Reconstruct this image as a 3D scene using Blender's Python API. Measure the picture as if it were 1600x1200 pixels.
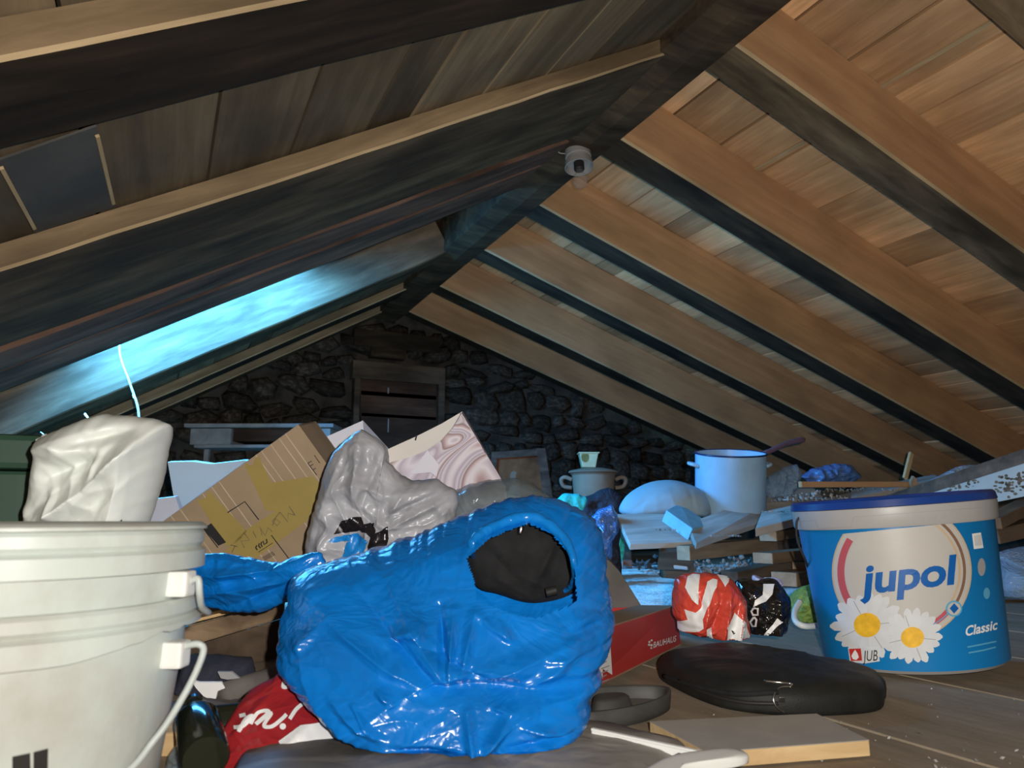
import bpy, bmesh, math, random
from mathutils import Vector, Matrix, noise
from mathutils.bvhtree import BVHTree
from mathutils.geometry import tessellate_polygon

for o in list(bpy.data.objects): bpy.data.objects.remove(o, do_unlink=True)
scene = bpy.context.scene
COL = scene.collection
random.seed(7)
PI = math.pi

# ------------------------------------------------------------------ camera
FPX = 1150.0
YAW, PITCH = math.radians(25.4), math.radians(10.2)
FW = Vector((math.sin(YAW)*math.cos(PITCH), math.cos(YAW)*math.cos(PITCH), math.sin(PITCH)))
RT = Vector((math.cos(YAW), -math.sin(YAW), 0.0))
UP = RT.cross(FW)
camd = bpy.data.cameras.new('camera')
cam = bpy.data.objects.new('camera', camd); COL.objects.link(cam)
camd.sensor_width = 36.0; camd.sensor_fit = 'HORIZONTAL'; camd.lens = 36.0*FPX/1600.0
camd.clip_start = 0.02; camd.clip_end = 100
cam.matrix_world = Matrix(((RT.x, UP.x, -FW.x, 0), (RT.y, UP.y, -FW.y, 0), (RT.z, UP.z, -FW.z, 0), (0, 0, 0, 1)))
camd.dof.use_dof = True; camd.dof.focus_distance = 1.5; camd.dof.aperture_fstop = 9.0
scene.camera = cam

# ------------------------------------------------------------------ light
scene.view_settings.view_transform = 'Standard'
scene.view_settings.look = 'None'
scene.view_settings.gamma = 1.0
scene.view_settings.use_curve_mapping = False
scene.view_settings.exposure = 0.0
world = bpy.data.worlds.new('sky'); scene.world = world; world.use_nodes = True
bgn = world.node_tree.nodes['Background']
bgn.inputs[0].default_value = (0.07, 0.43, 1.0, 1); bgn.inputs[1].default_value = 64.0

def add_light(name, kind, loc):
    d = bpy.data.lights.new(name, kind); o = bpy.data.objects.new(name, d); COL.objects.link(o); o.location = loc
    return o, d
# the camera's own flash lamp, a few centimetres beside and above the lens
fl_o, fl_d = add_light('camera_flash', 'POINT', RT*0.045 + UP*0.03 - FW*0.01)
fl_d.shadow_soft_size = 0.006; fl_d.energy = 222.0; fl_d.color = (1.0, 0.96, 0.90)
fl_d.use_nodes = True
_nt = fl_d.node_tree; _em = _nt.nodes['Emission']
_fo = _nt.nodes.new('ShaderNodeLightFalloff'); _fo.inputs['Strength'].default_value = 1.0; _fo.inputs['Smooth'].default_value = 4.0
_nt.links.new(_fo.outputs['Quadratic'], _em.inputs['Strength'])

# ------------------------------------------------------------------ helpers: pixels of the photo -> points of the room
FLOOR = -0.28
def ray(px, py): return FW + RT*((px-800.0)/FPX) - UP*((py-600.0)/FPX)
def at(px, py, d): return ray(px, py)*d
def onz(px, py, z=FLOOR):
    r = ray(px, py); return r*(z/r.z)
def onplane(px, py, p0, n):
    r = ray(px, py); return r*(Vector(p0).dot(n)/r.dot(n))
def depth_floor(px, py, z=FLOOR): return onz(px, py, z).dot(FW)

W = {}; GEO = {}
def tag(o, label=None, cat=None, group=None, kind=None):
    if label: o['label'] = label
    if cat: o['category'] = cat
    if group: o['group'] = group
    if kind: o['kind'] = kind
    return o
def setparent(o, parent):
    o.parent = parent; o.matrix_parent_inverse = W[parent].inverted()
def mk(name, verts, faces, mats, parent=None, smooth=False, midx=None, M=None, origin=None):
    """one mesh object; verts in world space unless M is given"""
    if not isinstance(mats, (list, tuple)): mats = [mats]
    verts = [Vector(v) for v in verts]
    if M is None:
        if origin is None:
            xs = [v.x for v in verts]; ys = [v.y for v in verts]; zs = [v.z for v in verts]
            origin = Vector(((min(xs)+max(xs))/2, (min(ys)+max(ys))/2, min(zs)))
        M = Matrix.Translation(origin); loc = [v-Vector(origin) for v in verts]; wv = verts
    else:
        loc = verts; wv = [M @ v for v in verts]
    me = bpy.data.meshes.new(name); me.from_pydata([tuple(v) for v in loc], [], [tuple(f) for f in faces])
    for m in mats: me.materials.append(m)
    if midx:
        for p, i in zip(me.polygons, midx): p.material_index = i
    if smooth:
        for p in me.polygons: p.use_smooth = True
    me.update()
    o = bpy.data.objects.new(name, me); COL.objects.link(o); o.matrix_world = M.copy(); W[o] = M.copy()
    GEO[o] = (wv, [tuple(f) for f in faces])
    if parent: setparent(o, parent)
    return o
def inst(name, me, M, parent=None):
    o = bpy.data.objects.new(name, me); COL.objects.link(o); o.matrix_world = M.copy(); W[o] = M.copy()
    if parent: setparent(o, parent)
    return o
def thing(name, loc, label, cat, group=None, kind=None):
    o = bpy.data.objects.new(name, None); COL.objects.link(o); o.empty_display_size = 0.05
    o.location = loc; W[o] = Matrix.Translation(Vector(loc))
    return tag(o, label, cat, group, kind)
def fixn(o):
    bm = bmesh.new(); bm.from_mesh(o.data); bmesh.ops.recalc_face_normals(bm, faces=bm.faces[:]); bm.to_mesh(o.data); bm.free(); return o
def bevel(o, w=0.003, seg=2):
    bm = bmesh.new(); bm.from_mesh(o.data); bmesh.ops.recalc_face_normals(bm, faces=bm.faces[:])
    bmesh.ops.bevel(bm, geom=bm.edges[:], offset=w, segments=seg, profile=0.6, affect='EDGES', clamp_overlap=True)
    bm.to_mesh(o.data); bm.free(); return o

BOXF = [(0,3,2,1),(4,5,6,7),(0,1,5,4),(1,2,6,5),(2,3,7,6),(3,0,4,7)]
def hexa(name, quad, thick, mats, parent=None, bev=0.002, midx=None):
    """a slab: four corner points (world) of its visible face and a thickness vector"""
    q = [Vector(p) for p in quad]; t = Vector(thick)
    o = mk(name, q+[p+t for p in q], BOXF, mats, parent, midx=midx)
    if bev: bevel(o, bev)
    else: fixn(o)
    return o
def boxm(name, size, M, mats, parent=None, bev=0.002):
    x, y, z = size[0]/2, size[1]/2, size[2]/2
    v = [(-x,-y,-z),(x,-y,-z),(x,y,-z),(-x,y,-z),(-x,-y,z),(x,-y,z),(x,y,z),(-x,y,z)]
    o = mk(name, v, BOXF, mats, parent, M=M)
    if bev: bevel(o, bev)
    else: fixn(o)
    return o
def frame(o, x, z):
    """matrix with local X along x and local Z near z"""
    x = Vector(x).normalized(); y = Vector(z).cross(x).normalized(); z = x.cross(y); o = Vector(o)
    return Matrix(((x.x,y.x,z.x,o.x),(x.y,y.y,z.y,o.y),(x.z,y.z,z.z,o.z),(0,0,0,1)))
def lathe(name, prof, M, mats, parent=None, seg=48, midx=None, smooth=True, jit=0.0):
    v = []; f = []; mi = []
    n = len(prof)
    for i in range(seg):
        a = 2*PI*i/seg
        for j, (r, z) in enumerate(prof):
            rr = r*(1+jit*noise.noise(Vector((math.cos(a)*2, math.sin(a)*2, z*9))))
            v.append((rr*math.cos(a), rr*math.sin(a), z))
    for i in range(seg):
        k = (i+1) % seg
        for j in range(n-1):
            f.append((i*n+j, k*n+j, k*n+j+1, i*n+j+1)); mi.append(midx[j] if midx else 0)
    o = mk(name, v, f, mats, parent, smooth=smooth, midx=mi, M=M)
    if smooth: o.data.set_sharp_from_angle(angle=math.radians(38))
    return o
def tube(name, pts, rad, mats, parent=None, seg=10, closed=False, cap=True):
    pts = [Vector(p) for p in pts]; n = len(pts); v = []; f = []
    ref = Vector((0.3, 0.2, 0.93)); prev = None
    for i, p in enumerate(pts):
        a = pts[(i-1) % n] if (closed or i > 0) else p
        b = pts[(i+1) % n] if (closed or i < n-1) else p
        t = (b-a).normalized()
        s = t.cross(ref) if prev is None else prev - t*prev.dot(t)
        if s.length < 1e-5: s = t.orthogonal()
        s.normalize(); prev = s; w = t.cross(s)
        r = rad[i] if isinstance(rad, (list, tuple)) else rad
        for k in range(seg):
            an = 2*PI*k/seg; v.append(p + s*(r*math.cos(an)) + w*(r*math.sin(an)))
    m = n if closed else n-1
    for i in range(m):
        j = (i+1) % n
        for k in range(seg):
            l = (k+1) % seg; f.append((i*seg+k, i*seg+l, j*seg+l, j*seg+k))
    if cap and not closed:
        f.append(tuple(range(seg))[::-1]); f.append(tuple((n-1)*seg+k for k in range(seg)))
    return fixn(mk(name, v, f, mats, parent, smooth=True))
def smoothpath(pts, n=8, closed=False):
    """Catmull-Rom through the points"""
    pts = [Vector(p) for p in pts]; N = len(pts); out = []
    for i in range(N if closed else N-1):
        g = (lambda k: pts[k % N]) if closed else (lambda k: pts[min(max(k, 0), N-1)])
        p0, p1, p2, p3 = g(i-1), g(i), g(i+1), g(i+2)
        for k in range(n):
            t = k/n
            out.append(0.5*((2*p1)+(p2-p0)*t+(2*p0-5*p1+4*p2-p3)*t*t+(3*p1-p0-3*p2+p3)*t**3))
    if not closed: out.append(pts[-1])
    return out
def resample(poly, n):
    """n points spread evenly along a closed polyline"""
    P = poly+[poly[0]]; L = [0]
    for a, b in zip(P, P[1:]): L.append(L[-1]+(b-a).length)
    out = []; k = 0
    for i in range(n):
        s = L[-1]*i/n
        while L[k+1] < s: k += 1
        t = (s-L[k])/max(1e-9, L[k+1]-L[k]); out.append(P[k].lerp(P[k+1], t))
    return out
def inside(p, poly):
    c = False; j = len(poly)-1
    for i in range(len(poly)):
        a, b = poly[i], poly[j]
        if (a[1] > p[1]) != (b[1] > p[1]) and p[0] < (b[0]-a[0])*(p[1]-a[1])/(b[1]-a[1])+a[0]: c = not c
        j = i
    return c
def segdist(p, a, b):
    d = b-a; t = max(0, min(1, (p-a).dot(d)/max(1e-9, d.length_squared))); return (p-a-d*t).length, t
def crumple(q, amp, scale, seed):
    """facets with sharp ridges, like creased film"""
    p = Vector((q.x*scale+seed*3.1, q.y*scale-seed*1.7, seed*0.77))
    w = Vector((noise.noise(p*0.7), noise.noise(p*0.7+Vector((9, 2, 4))), 0))*0.8
    d1 = noise.voronoi(p+w, distance_metric='MANHATTAN')[0]
    p2 = Vector((p.x*1.9+p.y*0.9, p.y*2.1-p.x*0.6, p.z+5))
    d2 = noise.voronoi(p2+w*1.5, distance_metric='CHEBYCHEV')[0]
    p3 = Vector((p.x*3.1-p.y*1.2, p.y*3.3+p.x*0.8, p.z+9))
    d3 = noise.voronoi(p3+w*2, distance_metric='MANHATTAN')[0]
    rg = (1-abs(noise.noise(p*1.4+w)))**6*0.75 + (1-abs(noise.noise(p2*1.3+w*2)))**6*0.4
    return amp*(d1[0]*0.9-0.8 + 0.7*(d2[0]-0.35) + 0.35*(d3[0]-0.5) + rg*0.8)
def blob(name, outline, depth, front, back, mats, parent=None, centre=None, creases=(), amp=0.006, scale=14.0, seed=1,
         n=120, m=34, power=2.2, tilt=0.0, hole=None, zmin=FLOOR+0.002, slopex=0.0, smooth=True, bamp=None, jag=0.0, soft=True):
    """a soft closed body: outline traced in the photo, set at a real distance and given its own thickness"""
    poly = [Vector((p[0], p[1])) for p in outline]
    ring = resample([Vector((p.x, p.y)) for p in smoothpath([Vector((p.x, p.y, 0)) for p in poly], 6, True)] if soft else poly, n)
    c = Vector(centre) if centre else sum(ring, Vector((0, 0)))/n
    if jag: ring = [p+(p-c).normalized()*jag*(noise.voronoi(Vector((p.x*0.045, p.y*0.045, seed)), distance_metric='MANHATTAN')[0][0]-0.4+0.5*noise.noise(Vector((p.x*0.11, p.y*0.11, seed)))) for p in ring]
    y0 = max(p.y for p in ring); x0 = c.x
    def pt(q, off):
        d = depth + tilt*(y0-q.y)*depth/FPX + slopex*(q.x-x0)*depth/FPX
        w = at(q.x, q.y, d) - FW*off
        if w.z < zmin: w.z = zmin + 0.0005*noise.noise(w*40)
        return w
    cr = [(Vector((a, b)), Vector((e, f)), wd, am) for a, b, e, f, wd, am in creases]
    def height(q, s):
        mq = q*(depth/FPX)
        h = crumple(mq, amp if s > 0 else (bamp if bamp is not None else amp), scale, seed+(0 if s > 0 else 11))
        if s > 0:
            for a, b, wd, am in cr:
                d, t = segdist(q, a, b)
                if d < wd: h += am*(1-d/wd)**1.3*(0.35+0.65*math.sin(PI*min(1, max(0.04, t))))
        return h
    V = []; PX = []; F = []
    for side, T in ((1, front), (-1, back)):
        for j in range(m):
            r = 1.0-j/m
            for p in ring:
                q = c+(p-c)*r
                prof = (1-r**power)**0.55 if r < 1 else 0.0
                e = min(1.0, (1-r)*6)
                off = side*(T*prof) + (height(q, side)*e if side > 0 else -height(q, side)*e)
                V.append(pt(q, off)); PX.append(q)
        V.append(pt(c, side*T + side*height(c, side))); PX.append(c)
    st = n*m+1
    holepoly = hole
    for side in (0, 1):
        b = side*st
        for j in range(m-1):
            for i in range(n):
                k = (i+1) % n
                f = (b+j*n+i, b+j*n+k, b+(j+1)*n+k, b+(j+1)*n+i)
                if holepoly and side == 0:
                    cx = sum((PX[x] for x in f), Vector((0, 0)))/4
                    if inside(cx, holepoly): continue
                F.append(f if side == 0 else f[::-1])
        for i in range(n):
            k = (i+1) % n; f = (b+(m-1)*n+i, b+(m-1)*n+k, b+st-1)
            if holepoly and side == 0 and inside(c, holepoly): continue
            F.append(f if side == 0 else f[::-1])
    for i in range(n):   # join the two outer rings
        k = (i+1) % n; F.append((i, st+i, st+k, k))
    o = mk(name, V, F, mats, parent, smooth=smooth)
    bm = bmesh.new(); bm.from_mesh(o.data); bmesh.ops.remove_doubles(bm, verts=bm.verts[:], dist=0.00005)
    bmesh.ops.recalc_face_normals(bm, faces=bm.faces[:]); bm.to_mesh(o.data); bm.free()
    return o
def pad(name, outline, height, mats, parent=None, z0=FLOOR, round_=0.4, amp=0.0, scale=12, seed=1, n=90, m=14, floor_pts=False, tiltv=(0, 0)):
    """a flat soft body lying on a level: outline traced where it meets that level"""
    base = [p if floor_pts else onz(p[0], p[1], z0) for p in outline]
    base = [Vector((p[0], p[1])) for p in base]
    ring = resample([Vector((p.x, p.y)) for p in smoothpath([Vector((p.x, p.y, 0)) for p in base], 5, True)], n)
    c = sum(ring, Vector((0, 0)))/n; V = []; F = []
    def zz(q, h): return z0 + h*(1+tiltv[0]*(q.x-c.x)+tiltv[1]*(q.y-c.y))
    V += [Vector((p.x, p.y, z0)) for p in ring]
    for k in range(1, 5):
        t = k/5; V += [Vector((*(c+(p-c)*(1+0.012*math.sin(PI*t))), zz(p, height*(1-round_)*t))) for p in ring]
    for j in range(m):
        r = 1-j/m
        for p in ring:
            q = c+(p-c)*(0.985*r+0.0)
            h = height*((1-round_)+round_*(1-r**6)**0.5)
            V.append(Vector((q.x, q.y, zz(q, h)+(crumple(q, amp, scale, seed)*min(1, (1-r)*5) if amp else 0))))
    V.append(Vector((c.x, c.y, zz(c, height)+(crumple(c, amp, scale, seed) if amp else 0)))); V.append(Vector((c.x, c.y, z0)))
    R = 5+m
    for j in range(R-1):
        for i in range(n):
            k = (i+1) % n; F.append((j*n+i, j*n+k, (j+1)*n+k, (j+1)*n+i))
    for i in range(n):
        k = (i+1) % n; F.append(((R-1)*n+i, (R-1)*n+k, R*n)); F.append((k, i, R*n+1))
    return fixn(mk(name, V, F, mats, parent, smooth=True))
# --- flat print laid on a surface ---
def clip(poly, a, b):
    """keep the part of a polygon on the lower side (larger y) of the line a-b"""
    a = Vector(a); b = Vector(b); s = lambda p: (b.x-a.x)*(p.y-a.y)-(b.y-a.y)*(p.x-a.x)
    out = []; P = [Vector(p) for p in poly]
    for i, p in enumerate(P):
        q = P[(i+1) % len(P)]; sp, sq = s(p), s(q)
        if sp >= 0: out.append(p)
        if (sp >= 0) != (sq >= 0): out.append(p.lerp(q, sp/(sp-sq)))
    return out
def printed(name, target, polys, mat, off=0.0006, parent=None, step=9.0, mesh2d=None):
    """polygons in photo pixels, laid as a thin printed skin on the target's surface"""
    tg = target if isinstance(target, (list, tuple)) else [target]
    VV = []; FF = []
    for t in tg:
        b = len(VV); VV += GEO[t][0]; FF += [tuple(i+b for i in f) for f in GEO[t][1]]
    bvh = BVHTree.FromPolygons(VV, FF)
    bm = bmesh.new()
    if mesh2d:
        vs = [bm.verts.new((p[0], p[1], 0)) for p in mesh2d[0]]
        for f in mesh2d[1]:
            try: bm.faces.new([vs[i] for i in f])
            except ValueError: pass
    for poly in polys:
        if len(poly) < 3: continue
        P = [Vector((p[0], p[1], 0)) for p in poly]
        vs = [bm.verts.new(p) for p in P]
        for t in tessellate_polygon([P]):
            try: bm.faces.new([vs[i] for i in t])
            except ValueError: pass
    for it in range(5):
        es = [e for e in bm.edges if e.calc_length() > step]
        if not es: break
        bmesh.ops.subdivide_edges(bm, edges=es, cuts=1, use_grid_fill=False)
        bmesh.ops.triangulate(bm, faces=[f for f in bm.faces if len(f.verts) > 3])
    pts = []; ok = []
    for v in bm.verts:
        d = ray(v.co.x, v.co.y).normalized()
        h, nn, i, dist = bvh.ray_cast(Vector((0, 0, 0)), d)
        if h is None:
            h, nn, i, dist = bvh.find_nearest(at(v.co.x, v.co.y, 1.5)); ok.append(False)
        else: ok.append(True)
        if nn.dot(d) > 0: nn = -nn
        pts.append(h+nn*off)
    bm.verts.index_update()
    fs = [tuple(v.index for v in f.verts) for f in bm.faces if all(ok[v.index] for v in f.verts)]
    bm.free()
    o = mk(name, pts, fs, mat, parent or tg[0], smooth=True)
    return o
def stroke(pts, w):
    """a ribbon polygon along a polyline, in pixels"""
    P = [Vector((p[0], p[1])) for p in pts]; L = []; R = []
    for i, p in enumerate(P):
        t = (P[min(i+1, len(P)-1)]-P[max(i-1, 0)]).normalized(); nn = Vector((-t.y, t.x))*(w/2); L.append(p+nn); R.append(p-nn)
    return [L, R]
def strokes(lines, w, soft=False):
    polys = []
    for ln in lines:
        if soft: ln = [(q.x, q.y) for q in smoothpath([Vector((a, b, 0)) for a, b in ln], 6)]
        L, R = stroke(ln, w)
        for i in range(len(L)-1): polys.append([L[i], L[i+1], R[i+1], R[i]])
    return polys
def disc(cx, cy, r, n=40, ry=None, a0=0, a1=360):
    ry = ry or r
    return [(cx+r*math.cos(math.radians(a0+(a1-a0)*i/n)), cy+ry*math.sin(math.radians(a0+(a1-a0)*i/n))) for i in range(n if a1-a0 == 360 else n+1)]
def arcband(cx, cy, r0, r1, a0, a1, n=24):
    out = []
    for i in range(n):
        p = [math.radians(a0+(a1-a0)*k/n) for k in (i, i+1)]
        out.append([(cx+r*math.cos(a), cy+r*math.sin(a)) for r, a in ((r0, p[0]), (r1, p[0]), (r1, p[1]), (r0, p[1]))])
    return out
def text2d(s, org, xdir, ydir, bold=0.0, shear=0.0, space=1.0):
    """letters as a flat mesh: org = baseline start in pixels, xdir/ydir = pixel vectors of one unit of letter size"""
    cu = bpy.data.curves.new('lettering', 'FONT'); cu.body = s; cu.size = 1.0; cu.offset = bold; cu.shear = shear; cu.space_character = space
    cu.resolution_u = 4; cu.fill_mode = 'BOTH'
    ob = bpy.data.objects.new('lettering', cu); COL.objects.link(ob)
    dg = bpy.context.evaluated_depsgraph_get(); me = ob.evaluated_get(dg).to_mesh()
    vs = [v.co.copy() for v in me.vertices]; fs = [tuple(p.vertices) for p in me.polygons]
    ob.evaluated_get(dg).to_mesh_clear(); bpy.data.objects.remove(ob, do_unlink=True); bpy.data.curves.remove(cu)
    wid = max(v.x for v in vs)
    o = Vector(org); X = Vector(xdir); Y = Vector(ydir)
    return [o+X*(v.x/wid)+Y*v.y for v in vs], fs       # xdir spans the whole word

# ------------------------------------------------------------------ materials
def nodes(name):
    m = bpy.data.materials.new(name); m.use_nodes = True; nt = m.node_tree
    return m, nt, nt.nodes['Principled BSDF']
def nd(nt, t, **kw):
    n = nt.nodes.new(t)
    for k, v in kw.items():
        if k in n.inputs.keys(): n.inputs[k].default_value = v
        else: setattr(n, k, v)
    return n
def c4(c): return (c[0], c[1], c[2], 1.0)
def coords(nt, scale=(1, 1, 1), rnd=True):
    tc = nd(nt, 'ShaderNodeTexCoord'); mp = nd(nt, 'ShaderNodeMapping'); mp.inputs['Scale'].default_value = scale
    nt.links.new(tc.outputs['Object'], mp.inputs['Vector'])
    if rnd:
        oi = nd(nt, 'ShaderNodeObjectInfo'); ml = nd(nt, 'ShaderNodeMath', operation='MULTIPLY'); ml.inputs[1].default_value = 37.0
        nt.links.new(oi.outputs['Random'], ml.inputs[0]); nt.links.new(ml.outputs[0], mp.inputs['Location'])
    return mp.outputs['Vector']
def ramp(nt, fac, stops):
    r = nd(nt, 'ShaderNodeValToRGB'); e = r.color_ramp.elements
    while len(e) < len(stops): e.new(0.5)
    for k, (p, c) in enumerate(stops): e[k].position = p; e[k].color = c4(c)
    nt.links.new(fac, r.inputs['Fac']); return r.outputs['Color']
def bumpy(nt, bs, h, strength, dist=0.01):
    b = nd(nt, 'ShaderNodeBump'); b.inputs['Strength'].default_value = strength; b.inputs['Distance'].default_value = dist
    nt.links.new(h, b.inputs['Height']); nt.links.new(b.outputs['Normal'], bs.inputs['Normal'])
def m_wood(name, dark, light, scale=(2.5, 26, 26), rough=0.75, bump=0.35, vary=0.45, stain=0.5):
    m, nt, bs = nodes(name); v = coords(nt, scale)
    n1 = nd(nt, 'ShaderNodeTexNoise', Scale=1.0, Detail=6.0, Roughness=0.62, Distortion=0.6); nt.links.new(v, n1.inputs['Vector'])
    col = ramp(nt, n1.outputs['Fac'], [(0.3, dark), (0.52, tuple((a+b)/2 for a, b in zip(dark, light))), (0.68, light)])
    v2 = coords(nt, (1.6, 4, 4)); n2 = nd(nt, 'ShaderNodeTexNoise', Scale=1.6, Detail=3.0); nt.links.new(v2, n2.inputs['Vector'])
    mx = nd(nt, 'ShaderNodeMix', data_type='RGBA', blend_type='MULTIPLY'); nt.links.new(col, mx.inputs[6])
    s2 = ramp(nt, n2.outputs['Fac'], [(0.36, (1-stain, 1-stain, 1-stain)), (0.6, (1, 1, 1))]); nt.links.new(s2, mx.inputs[7]); mx.inputs[0].default_value = 1.0
    oi = nd(nt, 'ShaderNodeObjectInfo'); mr = nd(nt, 'ShaderNodeMapRange'); mr.inputs[3].default_value = 1-vary; mr.inputs[4].default_value = 1+vary*0.6
    nt.links.new(oi.outputs['Random'], mr.inputs[0])
    hs = nd(nt, 'ShaderNodeHueSaturation'); nt.links.new(mr.outputs[0], hs.inputs['Value']); nt.links.new(mx.outputs[2], hs.inputs['Color'])
    nt.links.new(hs.outputs['Color'], bs.inputs['Base Color']); bs.inputs['Roughness'].default_value = rough
    bs.inputs['Specular IOR Level'].default_value = 0.25
    bumpy(nt, bs, n1.outputs['Fac'], bump, 0.004); return m
def m_plain(name, col, rough=0.6, var=0.12, scale=8.0, bump=0.0, metal=0.0, spec=0.4, dirt=None, dirt_amt=0.5, bscale=60.0, bdist=0.003):
    m, nt, bs = nodes(name); v = coords(nt, (1, 1, 1))
    n1 = nd(nt, 'ShaderNodeTexNoise', Scale=scale, Detail=5.0, Roughness=0.6); nt.links.new(v, n1.inputs['Vector'])
    lo = tuple(c*(1-var) for c in col); hi = tuple(min(1, c*(1+var)) for c in col)
    stops = [(0.35, lo), (0.65, hi)]
    out = ramp(nt, n1.outputs['Fac'], stops)
    if dirt:
        n2 = nd(nt, 'ShaderNodeTexNoise', Scale=scale*0.6, Detail=7.0, Roughness=0.7); nt.links.new(coords(nt, (1, 1.3, 0.8)), n2.inputs['Vector'])
        f = ramp(nt, n2.outputs['Fac'], [(0.5, (0, 0, 0)), (0.72, (dirt_amt,)*3)])
        mx = nd(nt, 'ShaderNodeMix', data_type='RGBA'); nt.links.new(f, mx.inputs[0]); nt.links.new(out, mx.inputs[6]); mx.inputs[7].default_value = c4(dirt)
        out = mx.outputs[2]
    nt.links.new(out, bs.inputs['Base Color'])
    bs.inputs['Roughness'].default_value = rough; bs.inputs['Metallic'].default_value = metal; bs.inputs['Specular IOR Level'].default_value = spec
    if bump:
        n3 = nd(nt, 'ShaderNodeTexNoise', Scale=bscale, Detail=4.0); nt.links.new(v, n3.inputs['Vector']); bumpy(nt, bs, n3.outputs['Fac'], bump, bdist)
    return m
def m_film(name, col, rough=0.22, scale=22.0, bump=0.55, alpha=1.0, spec=0.6, trans=0.0, var=0.15):
    """thin creased plastic"""
    m, nt, bs = nodes(name); v = coords(nt, (1, 1, 1.25))
    nz = nd(nt, 'ShaderNodeTexNoise', Scale=scale*0.35, Detail=3.0, Distortion=0.8); nt.links.new(v, nz.inputs['Vector'])
    mixv = nd(nt, 'ShaderNodeMix', data_type='RGBA', blend_type='LINEAR_LIGHT'); mixv.inputs[0].default_value = 0.12
    nt.links.new(v, mixv.inputs[6]); nt.links.new(nz.outputs['Color'], mixv.inputs[7])
    vo = nd(nt, 'ShaderNodeTexVoronoi', Scale=scale); vo.feature = 'F1'; nt.links.new(mixv.outputs[2], vo.inputs['Vector'])
    vo.distance = 'MANHATTAN'
    rd = nd(nt, 'ShaderNodeTexNoise', Scale=scale*0.8, Detail=4.0, Roughness=0.55, Distortion=0.5); rd.noise_type = 'RIDGED_MULTIFRACTAL'; nt.links.new(v, rd.inputs['Vector'])
    a0 = nd(nt, 'ShaderNodeMath', operation='MULTIPLY'); a0.inputs[1].default_value = 0.22; nt.links.new(rd.outputs['Fac'], a0.inputs[0])
    ad = nd(nt, 'ShaderNodeMath', operation='MULTIPLY_ADD'); ad.inputs[1].default_value = 0.55
    nt.links.new(vo.outputs['Distance'], ad.inputs[0]); nt.links.new(a0.outputs[0], ad.inputs[2])
    bumpy(nt, bs, ad.outputs[0], bump if bump < 0.3 else bump*0.55, 0.018)
    out = ramp(nt, nz.outputs['Fac'], [(0.35, tuple(c*(1-var) for c in col)), (0.65, tuple(min(1, c*(1+var)) for c in col))])
    nt.links.new(out, bs.inputs['Base Color'])
    bs.inputs['Roughness'].default_value = rough; bs.inputs['Specular IOR Level'].default_value = spec
    if alpha < 1: bs.inputs['Alpha'].default_value = alpha
    return m
def m_marble(name):
    m, nt, bs = nodes(name); v = coords(nt, (1, 1, 1), rnd=False)
    nz = nd(nt, 'ShaderNodeTexNoise', Scale=4.5, Detail=1.0, Distortion=1.2); nt.links.new(v, nz.inputs['Vector'])
    ml = nd(nt, 'ShaderNodeMath', operation='MULTIPLY'); ml.inputs[1].default_value = 6.0; nt.links.new(nz.outputs['Fac'], ml.inputs[0])
    fr = nd(nt, 'ShaderNodeMath', operation='FRACT'); nt.links.new(ml.outputs[0], fr.inputs[0])
    col = ramp(nt, fr.outputs[0], [(0.0, (0.36, 0.30, 0.36)), (0.12, (0.62, 0.56, 0.62)), (0.3, (0.40, 0.33, 0.40)), (0.45, (0.68, 0.62, 0.66)), (0.62, (0.45, 0.32, 0.33)), (0.75, (0.24, 0.15, 0.16)), (0.82, (0.58, 0.52, 0.56)), (1.0, (0.38, 0.31, 0.37))])
    nt.links.new(col, bs.inputs['Base Color']); bs.inputs['Roughness'].default_value = 0.35; return m
def m_stone(name):
    m, nt, bs = nodes(name); v = coords(nt, (1, 1, 1))
    n1 = nd(nt, 'ShaderNodeTexNoise', Scale=7.0, Detail=8.0, Roughness=0.68); nt.links.new(v, n1.inputs['Vector'])
    col = ramp(nt, n1.outputs['Fac'], [(0.3, (0.020, 0.016, 0.012)), (0.5, (0.055, 0.043, 0.033)), (0.72, (0.15, 0.125, 0.10))])
    oi = nd(nt, 'ShaderNodeObjectInfo'); mr = nd(nt, 'ShaderNodeMapRange'); mr.inputs[3].default_value = 0.5; mr.inputs[4].default_value = 1.3
    nt.links.new(oi.outputs['Random'], mr.inputs[0])
    hs = nd(nt, 'ShaderNodeHueSaturation'); nt.links.new(mr.outputs[0], hs.inputs['Value']); nt.links.new(col, hs.inputs['Color'])
    nt.links.new(hs.outputs['Color'], bs.inputs['Base Color']); bs.inputs['Roughness'].default_value = 0.95; bs.inputs['Specular IOR Level'].default_value = 0.1
    bumpy(nt, bs, n1.outputs['Fac'], 0.8, 0.02); return m
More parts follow.
